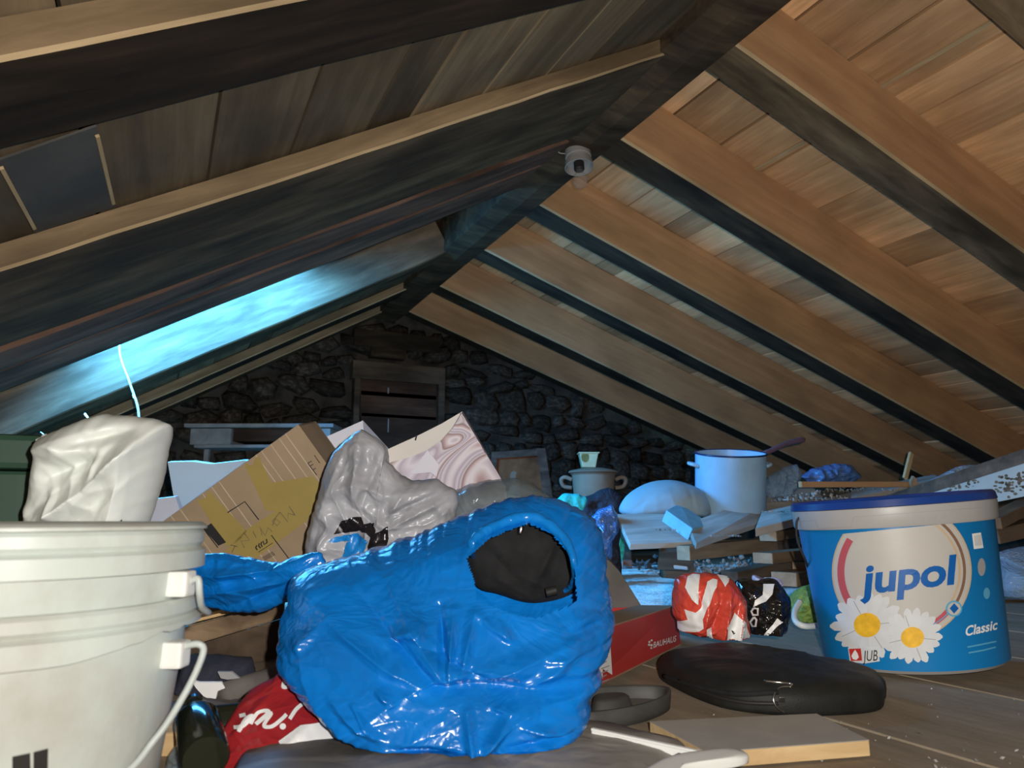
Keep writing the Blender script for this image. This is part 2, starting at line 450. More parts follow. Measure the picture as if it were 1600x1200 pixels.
def m_floor(name):
    m, nt, bs = nodes(name); v = coords(nt, (1.5, 6, 1))
    n1 = nd(nt, 'ShaderNodeTexNoise', Scale=2.2, Detail=9.0, Roughness=0.7); nt.links.new(v, n1.inputs['Vector'])
    col = ramp(nt, n1.outputs['Fac'], [(0.3, (0.19, 0.146, 0.098)), (0.5, (0.26, 0.205, 0.145)), (0.72, (0.34, 0.28, 0.21))])
    n2 = nd(nt, 'ShaderNodeTexNoise', Scale=160.0, Detail=3.0); nt.links.new(coords(nt, (1, 1, 1)), n2.inputs['Vector'])
    sp = ramp(nt, n2.outputs['Fac'], [(0.68, (0, 0, 0)), (0.76, (0.5, 0.5, 0.5))])
    mx = nd(nt, 'ShaderNodeMix', data_type='RGBA'); nt.links.new(sp, mx.inputs[0]); nt.links.new(col, mx.inputs[6]); mx.inputs[7].default_value = (0.5, 0.47, 0.42, 1)
    nt.links.new(mx.outputs[2], bs.inputs['Base Color']); bs.inputs['Roughness'].default_value = 0.9; bs.inputs['Specular IOR Level'].default_value = 0.15
    bumpy(nt, bs, n1.outputs['Fac'], 0.3, 0.006); return m
def m_clear(name, tint, alpha, rough=0.12):
    m, nt, bs = nodes(name); bs.inputs['Base Color'].default_value = c4(tint); bs.inputs['Roughness'].default_value = rough; bs.inputs['Alpha'].default_value = alpha
    bs.inputs['Specular IOR Level'].default_value = 0.8; return m

M = {}
M['board_r'] = m_wood('pine_boarding', (0.64, 0.355, 0.165), (0.86, 0.51, 0.26), (2, 34, 34), vary=0.42, stain=0.3, bump=0.2)
M['board_l'] = m_wood('old_boarding', (0.16, 0.115, 0.065), (0.27, 0.195, 0.115), (2, 34, 34), vary=0.5, stain=0.45, bump=0.2)
M['slate'] = m_plain('dark_slate_patch', (0.055, 0.052, 0.048), 0.8, 0.25, 5, bump=0.3)
M['raft_r'] = m_wood('rafter_wood', (0.46, 0.25, 0.12), (0.58, 0.33, 0.165), (1.5, 26, 26), vary=0.12, stain=0.22, bump=0.15)
M['raft_l'] = m_wood('old_rafter_wood', (0.17, 0.115, 0.06), (0.33, 0.225, 0.125), (2, 22, 22), vary=0.2, stain=0.4, bump=0.25)
M['soot'] = m_wood('sooty_wood', (0.018, 0.011, 0.006), (0.068, 0.043, 0.023), (3, 18, 18), rough=0.85, vary=0.3)  # near-black wood for rafter undersides, lintel and lining ends
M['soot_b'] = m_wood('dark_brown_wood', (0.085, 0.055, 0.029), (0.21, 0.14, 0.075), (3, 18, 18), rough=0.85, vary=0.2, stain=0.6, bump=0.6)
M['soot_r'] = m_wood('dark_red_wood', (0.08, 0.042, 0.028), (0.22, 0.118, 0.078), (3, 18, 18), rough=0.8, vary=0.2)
M['arris'] = m_wood('bare_wood_edge', (0.36, 0.25, 0.13), (0.58, 0.43, 0.25), (3, 30, 30), vary=0.1, stain=0.3)  # pale wood for the rafter arrises and battens
M['ridge'] = m_wood('ridge_wood', (0.035, 0.022, 0.012), (0.12, 0.078, 0.042), (3, 16, 16), rough=0.85, vary=0.1)
M['stone'] = m_stone('rubble_stone')
M['mortar'] = m_plain('dark_mortar', (0.045, 0.037, 0.030), 0.95, 0.6, 6, bump=0.6, bscale=25)
M['floor'] = m_floor('dusty_floor_boards')
M['dark'] = m_plain('roof_felt', (0.012, 0.011, 0.010), 0.95, 0.2)
M['oldwood'] = m_wood('old_dark_wood', (0.06, 0.040, 0.026), (0.15, 0.10, 0.065), (3, 22, 22), vary=0.25)
M['shutter'] = m_wood('red_brown_wood', (0.055, 0.024, 0.013), (0.11, 0.055, 0.032), (3, 22, 22), vary=0.15)
M['plank'] = m_wood('dusty_plank', (0.36, 0.32, 0.28), (0.56, 0.51, 0.46), (2.5, 20, 20), vary=0.25, stain=0.3, rough=0.9)
M['timber'] = m_wood('brown_timber', (0.13, 0.085, 0.05), (0.28, 0.19, 0.115), (3, 22, 22), vary=0.3)
M['endgrain'] = m_wood('end_grain', (0.28, 0.185, 0.11), (0.44, 0.31, 0.20), (18, 18, 18), vary=0.1, stain=0.2)
M['newwood'] = m_wood('fresh_pine', (0.52, 0.33, 0.15), (0.78, 0.56, 0.30), (3, 30, 30), vary=0.1, stain=0.15)
M['ply'] = m_plain('grey_board_face', (0.34, 0.30, 0.25), 0.8, 0.15, 6)
M['white_pl'] = m_plain('white_bucket_plastic', (0.57, 0.62, 0.575), 0.42, 0.05, 6, spec=0.4, dirt=(0.36, 0.30, 0.25), dirt_amt=0.6)
M['clean_pl'] = m_plain('white_plastic', (0.80, 0.80, 0.76), 0.45, 0.04, 6)
M['wire'] = m_plain('handle_wire', (0.48, 0.52, 0.50), 0.4, 0.1, 20)
M['green'] = m_plain('dark_green_plastic', (0.016, 0.050, 0.028), 0.45, 0.15, 5)
M['card'] = m_plain('cardboard', (0.30, 0.215, 0.135), 0.85, 0.10, 6, bump=0.1)
M['card_d'] = m_plain('cardboard_edge', (0.26, 0.185, 0.115), 0.85, 0.15, 9)
M['tape'] = m_plain('yellow_packing_tape', (0.33, 0.245, 0.075), 0.35, 0.08, 6)
M['ink'] = m_plain('black_ink', (0.018, 0.016, 0.015), 0.6, 0.1)
M['pen'] = m_plain('grey_pen', (0.16, 0.115, 0.06), 0.7, 0.2, 60)
M['corr'] = m_plain('flute_line', (0.47, 0.37, 0.27), 0.85, 0.1, 20)
M['blue'] = m_film('blue_bin_bag', (0.003, 0.165, 0.56), 0.22, 26, 0.16, spec=0.5)
M['blue2'] = m_film('blue_bag_rim', (0.004, 0.19, 0.60), 0.22, 26, 0.2, spec=0.5)
M['blackcloth'] = m_plain('black_fabric', (0.016, 0.016, 0.017), 0.9, 0.25, 30, bump=0.5, bscale=300, bdist=0.001, spec=0.2)
M['blackbag'] = m_plain('black_nylon', (0.012, 0.012, 0.010), 0.62, 0.3, 20, bump=0.4, bscale=350, bdist=0.001, spec=0.35)
M['metal'] = m_plain('bright_metal', (0.72, 0.70, 0.66), 0.25, 0.05, 10, metal=1.0)
M['whitefilm'] = m_film('white_carrier_film', (0.37, 0.37, 0.395), 0.32, 18, 0.16, spec=0.4)
M['sackfilm'] = m_film('white_sack_film', (0.72, 0.75, 0.70), 0.4, 8, 0.3, spec=0.4, var=0.05)
M['print_black'] = m_plain('black_print', (0.014, 0.012, 0.014), 0.25, 0.1)
M['print_blue'] = m_plain('blue_print', (0.012, 0.20, 0.56), 0.3, 0.1)
M['print_white'] = m_plain('white_print', (0.78, 0.77, 0.75), 0.45, 0.04)
M['print_red'] = m_plain('red_print', (0.50, 0.035, 0.03), 0.35, 0.1)
M['print_grey'] = m_plain('grey_print', (0.33, 0.32, 0.32), 0.5, 0.05)
M['paper'] = m_plain('cream_paper', (0.68, 0.62, 0.55), 0.7, 0.04, 5)
M['paper_w'] = m_plain('white_paper', (0.62, 0.60, 0.66), 0.55, 0.05, 5)
M['marble'] = m_marble('swirled_marble_paper')
M['clearbag'] = m_film('clear_film', (0.22, 0.27, 0.29), 0.14, 16, 0.6, alpha=0.5, spec=0.9)
M['clearblue'] = m_film('bubble_film', (0.26, 0.38, 0.52), 0.10, 50, 0.9, alpha=0.6, spec=1.0)  # clear film; the skylight's blue is put into its colour
M['redcard'] = m_plain('red_carton', (0.42, 0.035, 0.028), 0.45, 0.08, 5)
M['redfilm'] = m_film('red_carrier_film', (0.60, 0.065, 0.04), 0.3, 22, 0.5)
M['darkred'] = m_film('dark_red_film', (0.32, 0.018, 0.022), 0.28, 22, 0.5)
M['blackfilm'] = m_film('black_carrier_film', (0.010, 0.009, 0.008), 0.16, 26, 0.7, spec=0.7)
M['lilac'] = m_film('lilac_film', (0.56, 0.48, 0.58), 0.35, 20, 0.5)
M['enamel'] = m_plain('pale_blue_enamel', (0.33, 0.48, 0.60), 0.22, 0.06, 6, spec=0.6, dirt=(0.2, 0.2, 0.22), dirt_amt=0.35)
M['enamel_rim'] = m_plain('navy_enamel_rim', (0.012, 0.025, 0.09), 0.25, 0.1)
M['greypot'] = m_plain('dusty_grey_enamel', (0.27, 0.19, 0.135), 0.7, 0.15, 8)
M['purple'] = m_plain('purple_brown_handle', (0.15, 0.09, 0.13), 0.5, 0.1)
M['tin'] = m_plain('cream_tin', (0.62, 0.58, 0.36), 0.3, 0.12, 12)
M['moss'] = m_plain('olive_spot', (0.17, 0.16, 0.045), 0.5, 0.3, 30)
M['teal'] = m_film('turquoise_cloth', (0.05, 0.50, 0.45), 0.6, 26, 0.5, spec=0.2)
M['mint'] = m_film('mint_bag', (0.06, 0.62, 0.42), 0.35, 26, 0.5)
M['navycloth'] = m_plain('navy_cloth', (0.022, 0.024, 0.038), 0.9, 0.3, 20, bump=0.5, bscale=80)
M['darkcloth'] = m_film('dark_plum_cloth', (0.030, 0.026, 0.036), 0.8, 24, 0.8, spec=0.2)
M['bluefilm2'] = m_film('dull_blue_film', (0.07, 0.14, 0.32), 0.2, 30, 0.8)
M['pillow'] = m_film('pale_blue_sack', (0.30, 0.38, 0.42), 0.7, 8, 0.25, spec=0.2)
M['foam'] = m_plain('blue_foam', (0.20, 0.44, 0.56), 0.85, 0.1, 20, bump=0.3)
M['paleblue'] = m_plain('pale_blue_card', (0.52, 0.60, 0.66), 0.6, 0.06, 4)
M['greyrub'] = m_plain('dark_grey_rubber', (0.055, 0.053, 0.048), 0.6, 0.25, 12)
M['greycard'] = m_plain('grey_felt', (0.12, 0.105, 0.095), 0.85, 0.2, 9)
M['rubble'] = m_plain('rubble_chips', (0.30, 0.28, 0.26), 0.95, 0.5, 14)
M['coal'] = m_plain('dark_chips', (0.07, 0.065, 0.065), 0.9, 0.6, 14)
M['oldwhite'] = m_plain('old_white_paint', (0.30, 0.30, 0.30), 0.7, 0.2, 9)
M['brick'] = m_plain('brick', (0.17, 0.075, 0.05), 0.9, 0.25, 18)
M['glass'] = m_clear('window_glass', (0.8, 0.9, 1.0), 0.10, 0.02)
M['bulb'] = m_clear('bulb_glass', (0.6, 0.5, 0.42), 0.16, 0.03)
M['porc'] = m_plain('grey_porcelain', (0.30, 0.28, 0.26), 0.35, 0.08)
M['greenglass'] = m_clear('dark_green_glass', (0.016, 0.018, 0.010), 0.9, 0.12)
M['smoke'] = m_film('smoky_sheet_film', (0.21, 0.19, 0.165), 0.5, 14, 0.25, spec=0.2, var=0.6)
M['greennet'] = m_plain('green_net', (0.16, 0.24, 0.045), 0.8, 0.4, 60, bump=0.8, bscale=140)
M['hose'] = m_plain('cream_hose', (0.62, 0.64, 0.56), 0.45, 0.05)
M['bucket_blue'] = m_plain('blue_bucket_label', (0.005, 0.165, 0.42), 0.35, 0.08, 3)
M['lid_blue'] = m_plain('navy_bucket_lid', (0.012, 0.045, 0.22), 0.3, 0.08)
M['bucket_white'] = m_plain('bucket_collar', (0.37, 0.355, 0.34), 0.4, 0.04)
M['cream'] = m_plain('cream_print', (0.48, 0.455, 0.415), 0.4, 0.03)
M['tan'] = m_plain('tan_print', (0.52, 0.38, 0.24), 0.4, 0.05)
M['brownp'] = m_plain('brown_print', (0.22, 0.12, 0.075), 0.4, 0.05)
M['rose'] = m_plain('rose_print', (0.46, 0.09, 0.11), 0.4, 0.05)
M['yellow'] = m_plain('yellow_print', (0.78, 0.44, 0.03), 0.4, 0.15, 60)
M['petal'] = m_plain('petal_print', (0.60, 0.61, 0.62), 0.4, 0.05, 20)
M['word_blue'] = m_plain('word_blue', (0.005, 0.10, 0.36), 0.4, 0.03)
M['skyblue'] = m_plain('sky_blue_print', (0.10, 0.36, 0.55), 0.4, 0.03)
M['icon'] = m_plain('icon_picture', (0.16, 0.055, 0.022), 0.7, 0.4, 7, spec=0.1)
M['icon_l'] = m_plain('icon_light', (0.10, 0.045, 0.02), 0.3, 0.3, 12)
M['floral'] = m_plain('white_board_face', (0.42, 0.41, 0.36), 0.7, 0.06, 5)
M['flower'] = m_plain('brown_flower_print', (0.15, 0.095, 0.045), 0.7, 0.5, 70)
M['dust'] = m_plain('pale_ash_dust', (0.76, 0.74, 0.70), 0.95, 0.25, 9, bump=0.8, bscale=90, bdist=0.01, spec=0.1)  # dust made paler to brighten the skylit stretch of floor
M['cord'] = m_plain('white_cord', (0.70, 0.74, 0.78), 0.7, 0.05)

# ================================================================== THE ROOM
RX, RZ = 1.52, 1.45                      # lower right edge of the ridge beam
LX, LZ = 1.36, 1.45
TR, TL = math.radians(18.5), math.radians(30.0)
DR = Vector((math.cos(TR), 0, -math.sin(TR))); NR = Vector((math.sin(TR), 0, math.cos(TR)))
DL = Vector((-math.cos(TL), 0, -math.sin(TL))); NL = Vector((-math.sin(TL), 0, math.cos(TL)))
OR_, OL = Vector((RX, 0, RZ)), Vector((LX, 0, LZ))
YN, YF = -1.3, 5.18                      # near and far end of the attic
HR, HL = 0.24, 0.05                      # how far the boarding lies above the rafters' undersides
LENR = 5.45; LENL = 3.45

def prism_obj(name, pts, y0, y1, mats, parent=None):
    n = len(pts); v = [(p[0], y0, p[1]) for p in pts]+[(p[0], y1, p[1]) for p in pts]
    f = [tuple(range(n)), tuple(range(n, 2*n))[::-1]]+[(i, (i+1) % n, n+(i+1) % n, n+i) for i in range(n)]
    return fixn(mk(name, v, f, mats, parent))

# --- floor
floor = mk('floor', [(-2.2, YN, FLOOR-0.06), (7.2, YN, FLOOR-0.06), (7.2, YF+0.3, FLOOR-0.06), (-2.2, YF+0.3, FLOOR-0.06),
                     (-2.2, YN, FLOOR-0.031), (7.2, YN, FLOOR-0.031), (7.2, YF+0.3, FLOOR-0.031), (-2.2, YF+0.3, FLOOR-0.031)], BOXF, M['dark'])
tag(floor, 'dusty grey brown attic floor of wide boards', 'floor', kind='structure')
fa, fb = onz(1277, 1116), onz(1562, 1199)
fd = Vector((fb.x-fa.x, fb.y-fa.y, 0)).normalized(); fnn = Vector((-fd.y, fd.x, 0))
if fnn.y < 0: fnn = -fnn
fw_ = 0.36
for k in range(-7, 22):
    for j, (a, b) in enumerate(((-6.0, -1.1), (-1.09, 1.5), (1.51, 6.5))):
        off = 0.55*((k*7) % 5-2)*0.3
        c0 = fa + fnn*(fw_*(k+0.5)) + fd*((a+b)/2+off); c0.z = FLOOR-0.015-0.002*((k*3+j) % 3)
        if k*fw_ > 0: pass
        pts = [c0+fd*s*(b-a)/2+fnn*t*fw_/2 for s in (-1, 1) for t in (-1, 1)]
        if all(p.x < -2.0 or p.x > 7.0 or p.y < YN or p.y > YF for p in pts): continue
        boxm('floor_board', (b-a-0.006, fw_-0.008, 0.03), frame(c0, fd, (0, 0, 1)), M['floor'], floor, bev=0.001)

# --- roof boarding
def slope(name, O, D, N, H, length, ymax, mat, seed, widths, hole=None, joints=(), label='', hfelt=0.024, bay=None):
    rn = random.Random(seed)
    # felt above the boards (one slab with the skylight cut out)
    h0, h1 = H+hfelt, H+hfelt+0.026
    cells = [(0-0.3, length, YN, YF+0.25)]
    if hole:
        s0, s1, ya, yb = hole
        cells = [(-0.3, s0, YN, YF+0.25), (s1, length, YN, YF+0.25), (s0, s1, YN, ya), (s0, s1, yb, YF+0.25)]
    V = []; F = []
    for s0_, s1_, a, b in cells:
        k = len(V)
        for h in (h0, h1):
            V += [O+D*s0_+N*h+Vector((0, a, 0)), O+D*s1_+N*h+Vector((0, a, 0)), O+D*s1_+N*h+Vector((0, b, 0)), O+D*s0_+N*h+Vector((0, b, 0))]
        F += [tuple(i+k for i in f) for f in BOXF]
    root = fixn(mk(name, V, F, M['dark'])); tag(root, label, 'ceiling', kind='structure')
    s = -0.12; row = 0
    while s < length-0.05:
        w = rn.uniform(*widths); y = YN
        while y < ymax:
            nx = [j for j in joints if j > y+0.3]; y2 = nx[min(rn.choice((0, 1, 1, 2)), len(nx)-1)] if nx else YF+0.2
            if bay:
                for e in bay:
                    if y < e-0.02 < y2: y2 = e
            parts = [(y, y2)]
            if hole and s+w > hole[0] and s < hole[1]:
                parts = []
                if y < hole[2]: parts.append((y, min(y2, hole[2])))
                if y2 > hole[3]: parts.append((max(y, hole[3]), y2))
            for a, b in parts:
                if b-a < 0.05: continue
                mm = mat
                lift = rn.uniform(0, 0.005)+(0.14 if bay and a > bay[0]-0.02 and b < bay[1]+0.02 else 0)
                c = O+D*(s+w/2)+N*(H+0.011+lift)+Vector((0, (a+b)/2, 0))
                ww = w-rn.choice((0.006, 0.007, 0.011))
                boxm('board', (b-a-0.004, ww, 0.018), frame(c, (0, 1, 0), N), mm, root, bev=0.0015)
            y = y2
        s += w; row += 1
    return root
HOLE = (0.78, 1.88, 2.79, 3.71)
ceil_r = slope('ceiling_right', OR_, DR, NR, HR, LENR, YF+0.1, M['board_r'], 3, (0.13, 0.27), joints=(0.97, 1.64, 2.29, 2.97, 3.63, 4.35), label='right roof slope of pale pine boarding')
ceil_l = slope('ceiling_left', OL, DL, NL, HL, LENL, YF+0.1, M['board_l'], 5, (0.12, 0.25), HOLE, joints=(0.45, 1.09, 1.83, 2.40, 2.65, 3.77, 4.52), bay=(2.65, 3.77), hfelt=0.175, label='left roof slope of dull brown boarding with a skylight')
# slate patch with two pale battens in the bay above the near left rafters
sa = OL+DL*1.72+NL*(HL-0.004); 
pa, pb = onplane(-5, 250, OL+NL*HL, NL), onplane(150, 196, OL+NL*HL, NL)
pc, pd = onplane(178, 322, OL+NL*HL, NL), onplane(53, 364, OL+NL*HL, NL)
patch = hexa('slate_patch', [pa-NL*0.002, pb-NL*0.002, pc-NL*0.002, pd-NL*0.002], NL*0.004, M['slate'], ceil_l, bev=0)
for q0, q1 in (((2, 262), (54, 357)), ((152, 212), (177, 318))):
    A, B = onplane(*q0, OL+NL*(HL-0.004), NL), onplane(*q1, OL+NL*(HL-0.004), NL)
    boxm('pale_batten', ((B-A).length, 0.007, 0.006), frame((A+B)/2, B-A, NL), M['arris'], ceil_l, bev=0.001)
# pale battens filling seams on the right slope
for q0, q1 in (((1377, 136), (1572, 10)), ((1175, 268), (1252, 218))):
    A, B = onplane(*q0, OR_+NR*(HR-0.004), NR), onplane(*q1, OR_+NR*(HR-0.004), NR)
    B = Vector((A.x, B.y, A.z))
    boxm('pale_batten', ((B-A).length, 0.014, 0.010), frame((A+B)/2, B-A, NR), M['arris'], ceil_r, bev=0.001)

# --- rafters
def rafter(y0, w, H, O, D, N, length, mats, label, sg, jit=0.0, seed=0, ch=0.012, start=0.0, group=None):
    """side faces, a bare arris on the near edge, and a darkened underside"""
    nseg = 28; V = []; F = []; mi = []
    rn = seed*5.3
    for i in range(nseg+1):
        s = start+(length-start)*i/nseg
        def J(k, a=1.0): return jit*a*(noise.noise(Vector((s*1.1, k*3.7, rn)))+0.5*noise.noise(Vector((s*5.0, k*5.1, rn))))
        jy0, jy1, jz = J(1), J(2), J(3, 0.7)
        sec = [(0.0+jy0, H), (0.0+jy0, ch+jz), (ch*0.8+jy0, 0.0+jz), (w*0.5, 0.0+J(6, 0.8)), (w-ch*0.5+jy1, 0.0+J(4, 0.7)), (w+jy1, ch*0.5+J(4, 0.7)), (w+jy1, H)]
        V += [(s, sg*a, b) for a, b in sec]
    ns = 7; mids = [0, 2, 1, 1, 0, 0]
    for i in range(nseg):
        for k in range(ns-1):
            F.append((i*ns+k, i*ns+k+1, (i+1)*ns+k+1, (i+1)*ns+k)); mi.append(mids[k])
        F.append((i*ns+ns-1, i*ns, (i+1)*ns, (i+1)*ns+ns-1)); mi.append(0)
    F.append(tuple(range(ns))[::-1]); mi.append(0); F.append(tuple(nseg*ns+k for k in range(ns))); mi.append(0)
    yv = Vector((0, sg, 0)); o = O+Vector((0, y0, 0))
    Mx = Matrix(((D.x, 0, N.x, o.x), (0, sg, 0, o.y), (D.z, 0, N.z, o.z), (0, 0, 0, 1)))
    r = mk('rafter', V, F, mats, midx=mi, M=Mx); fixn(r)
    return tag(r, label, 'rafter', group, 'structure')
rl = [(0.90, 'top right corner rafter of the pale slope, nearest the camera'), (1.57, 'second rafter of the pale slope, meeting the ridge at the top'),
      (2.215, 'third rafter of the pale slope, just before the bulb holder'), (2.90, 'fourth rafter of the pale slope, just behind the bulb holder'),
      (3.56, 'fifth rafter of the pale slope'), (4.28, 'sixth rafter of the pale slope, one before the stone gable'),
      (4.93, 'last rafter of the pale slope, against the stone gable')]
for i, (y, lb) in enumerate(rl):
    rafter(y, 0.15 if i < 6 else 0.12, HR, OR_, DR, NR, LENR, [M['raft_r'], M['soot'] if i > 1 else M['soot_b'], M['arris']], lb, 1, 0.004, i+1, 0.009)  # two nearest undersides get browner wood, painting in the haze light there
ll = [(0.36, 0.18, HL, M['soot'], M['raft_l'], 'old rafter above the camera on the dark slope'),
      (0.99, 0.22, HL, M['soot'], M['raft_l'], 'blackened rafter on the dark slope above the slate patch'),
      (1.70, 0.56, HL, M['soot_b'], M['raft_l'], 'old brown rafter on the dark slope below the slate patch'),
      (2.31, 0.19, HL, M['soot_r'], M['soot_r'], 'dark red brown rafter before the skylight'),
      (2.53, 0.235, 0.21, M['soot_r'], M['soot_r'], 'doubled rafter along the near side of the skylight'),
      (3.665, 0.22, 0.26, M['soot_b'], M['timber'], 'rough rafter lit blue by the skylight'),
      (4.42, 0.20, HL, M['soot'], M['raft_l'], 'brown rafter beyond the skylight on the dark slope'),
      (5.00, 0.17, HL, M['soot_b'], M['raft_l'], 'last rafter of the dark slope, against the stone gable')]
for i, (y, w, h, bm_, sm_, lb) in enumerate(ll):
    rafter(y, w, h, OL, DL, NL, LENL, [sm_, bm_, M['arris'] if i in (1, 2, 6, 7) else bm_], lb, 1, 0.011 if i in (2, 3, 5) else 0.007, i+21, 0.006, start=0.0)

# --- ridge beam
V = []; F = []; nseg = 40
for i in range(nseg+1):
    y = YN+(YF+0.2-YN)*i/nseg
    j = lambda k: 0.008*noise.noise(Vector((y*1.7, k*4.0, 3)))
    V += [(LX-0.035+j(1), y, LZ-0.005+j(2)), (LX+0.06, y, LZ-0.018+j(5)), (RX+j(3)*0.5, y, RZ-0.003+j(4)*0.5), (RX+0.01, y, RZ+0.24), (LX-0.035, y, LZ+0.24)]
for i in range(nseg):
    for k in range(5): F.append((i*5+k, i*5+(k+1) % 5, (i+1)*5+(k+1) % 5, (i+1)*5+k))
F += [(4, 3, 2, 1, 0), tuple(nseg*5+k for k in range(5))]
tag(fixn(mk('ridge_beam', V, F, M['ridge'])), 'dark ridge beam running to the stone gable', 'beam', kind='structure')
mk('ridge_cap', [(LX-0.4, YN, LZ+0.26), (RX+0.5, YN, RZ+0.26), (RX+0.5, YF+.25, RZ+0.26), (LX-0.4, YF+.25, LZ+0.26), (LX-0.4, YN, LZ+0.31), (RX+0.5, YN, RZ+0.31), (RX+0.5, YF+.25, RZ+0.31), (LX-0.4, YF+.25, LZ+0.31)], BOXF, M['dark'], ceil_l)

# --- walls that close the space
EAL = OL+DL*LENL; EAR = OR_+DR*LENR
wl = boxm('wall_left', (0.08, YF-YN+0.5, 0.6), Matrix.Translation((EAL.x+0.15, (YF+YN)/2, EAL.z+0.05)), M['mortar'], bev=0); tag(wl, 'low dark eaves wall on the left', 'wall', kind='structure')
wr = boxm('wall_right', (0.08, YF-YN+0.5, 1.0), Matrix.Translation((EAR.x-0.1, (YF+YN)/2, EAR.z+0.15)), M['mortar'], bev=0); tag(wr, 'low dark eaves wall on the right', 'wall', kind='structure')
def gable_pts(e=0.10):
    a = EAL+NL*e; b = EAR+NR*e; t1 = OL-DL*0.2+NL*e; t2 = OR_-DR*0.2+NR*e
    return [(a.x, FLOOR-0.05), (b.x, FLOOR-0.05), (b.x, b.z), (RX+0.1, RZ+0.26), (LX-0.1, RZ+0.26), (a.x, a.z)]
tag(prism_obj('wall_near', gable_pts(0.2), YN-0.1, YN, M['mortar']), 'plain gable wall behind the camera', 'wall', kind='structure')
far = prism_obj('wall_far', gable_pts(0.05), YF+0.02, YF+0.25, M['mortar']); tag(far, 'dark rubble stone gable wall at the far end', 'wall', kind='structure')
# stones
protos = []
for k in range(8):
    rn = random.Random(40+k); n = rn.choice((6, 7, 8)); V = []; F = []
    an = [2*PI*(i+rn.uniform(-0.28, 0.28))/n for i in range(n)]
    ra = [rn.uniform(0.82, 1.08) for _ in range(n)]
    def sq(a, r):  # rounded square outline
        c, s = math.cos(a), math.sin(a); k_ = r/max(abs(c), abs(s))**0.75; return c*k_*0.5, s*k_*0.5
    for sc, yy in ((1.0, 0.02), (0.93, -0.02), (0.66, -0.045)):
        for a, r in zip(an, ra):
            x, z = sq(a, r); V.append((x*sc, yy+rn.uniform(-0.006, 0.006), z*sc))
    V.append((0, -0.052, 0))
    for j in range(2):
        for i in range(n): F.append((j*n+i, j*n+(i+1) % n, (j+1)*n+(i+1) % n, (j+1)*n+i))
    for i in range(n): F.append((2*n+i, 2*n+(i+1) % n, 3*n))
    me = bpy.data.meshes.new('stone'); me.from_pydata(V, [], F); me.materials.append(M['stone'])
    bm = bmesh.new(); bm.from_mesh(me); bmesh.ops.recalc_face_normals(bm, faces=bm.faces[:]); bm.to_mesh(me); bm.free()
    for p in me.polygons: p.use_smooth = True
    protos.append(me)
rn = random.Random(12); z = FLOOR+0.02; cnt = 0
gy = Vector((0, -1, 0))
w0 = onplane(548, 690, (0, YF, 0), gy); w1 = onplane(692, 575, (0, YF, 0), gy)
while z < RZ+0.2:
    h = rn.uniform(0.085, 0.17); x = -0.75+rn.uniform(-0.1, 0)
    while x < 4.6:
        w = rn.uniform(0.10, 0.27); cx, cz = x+w/2, z+h/2
        top = min(RZ+0.15, LZ+(cx-LX)*math.tan(TL)+0.03 if cx < LX else RZ-(cx-RX)*math.tan(TR)+0.03)
        if cz < top and not (w0.x-0.03 < cx < w1.x+0.03 and w0.z-0.3 < cz < w1.z+0.03) and cnt < 298:
            Mx = Matrix.Translation((cx, YF+0.02+rn.uniform(-0.02, 0.012), cz+rn.uniform(-0.03, 0.03))) @ Matrix.Rotation(rn.uniform(-0.3, 0.3), 4, 'Y') @ Matrix.Diagonal((w*1.12, rn.uniform(0.7, 1.3), h*rn.uniform(0.8, 1.35), 1))
            inst('stone', rn.choice(protos), Mx, far); cnt += 1
        x += w
    z += h
# closed wooden shutter in the gable, with a lintel
win = thing('window_1', ((w0.x+w1.x)/2, YF-0.03, w0.z), 'red brown wooden shutter closing an opening in the stone gable', 'shutter', kind='structure')
def gb(name, px0, py0, px1, py1, th, mat, parent, y=YF-0.02, bev=0.003):
    a, b = onplane(px0, py1, (0, y, 0), gy), onplane(px1, py0, (0, y, 0), gy)
    return boxm(name, (b.x-a.x, th, b.z-a.z), Matrix.Translation(((a.x+b.x)/2, y, (a.z+b.z)/2)), mat, parent, bev)
gb('frame_post', 548, 590, 561, 700, 0.10, M['oldwood'], win); gb('frame_post', 681, 590, 692, 700, 0.10, M['oldwood'], win)
gb('frame_head', 548, 577, 692, 592, 0.11, M['oldwood'], win)
gb('shutter_panel', 561, 592, 681, 618, 0.05, M['shutter'], win); gb('shutter_panel', 561, 619, 681, 651, 0.05, M['shutter'], win)
gb('shutter_panel', 561, 652, 681, 700, 0.05, M['shutter'], win)
gb('slit', 604, 607, 606, 616, 0.06, M['oldwhite'], win, bev=0); gb('slit', 604, 655, 606, 676, 0.06, M['oldwhite'], win, bev=0)  # solid pale bars; light in the shutter gaps put in as colour
tag(gb('lintel', 551, 529, 684, 541, 0.09, M['soot'], None), 'dark timber lintel set in the stone gable', 'lintel', kind='structure')
tag(gb('lintel_block', 577, 549, 632, 558, 0.09, M['soot'], None), 'short dark timber block below the gable lintel', 'timber', kind='structure')

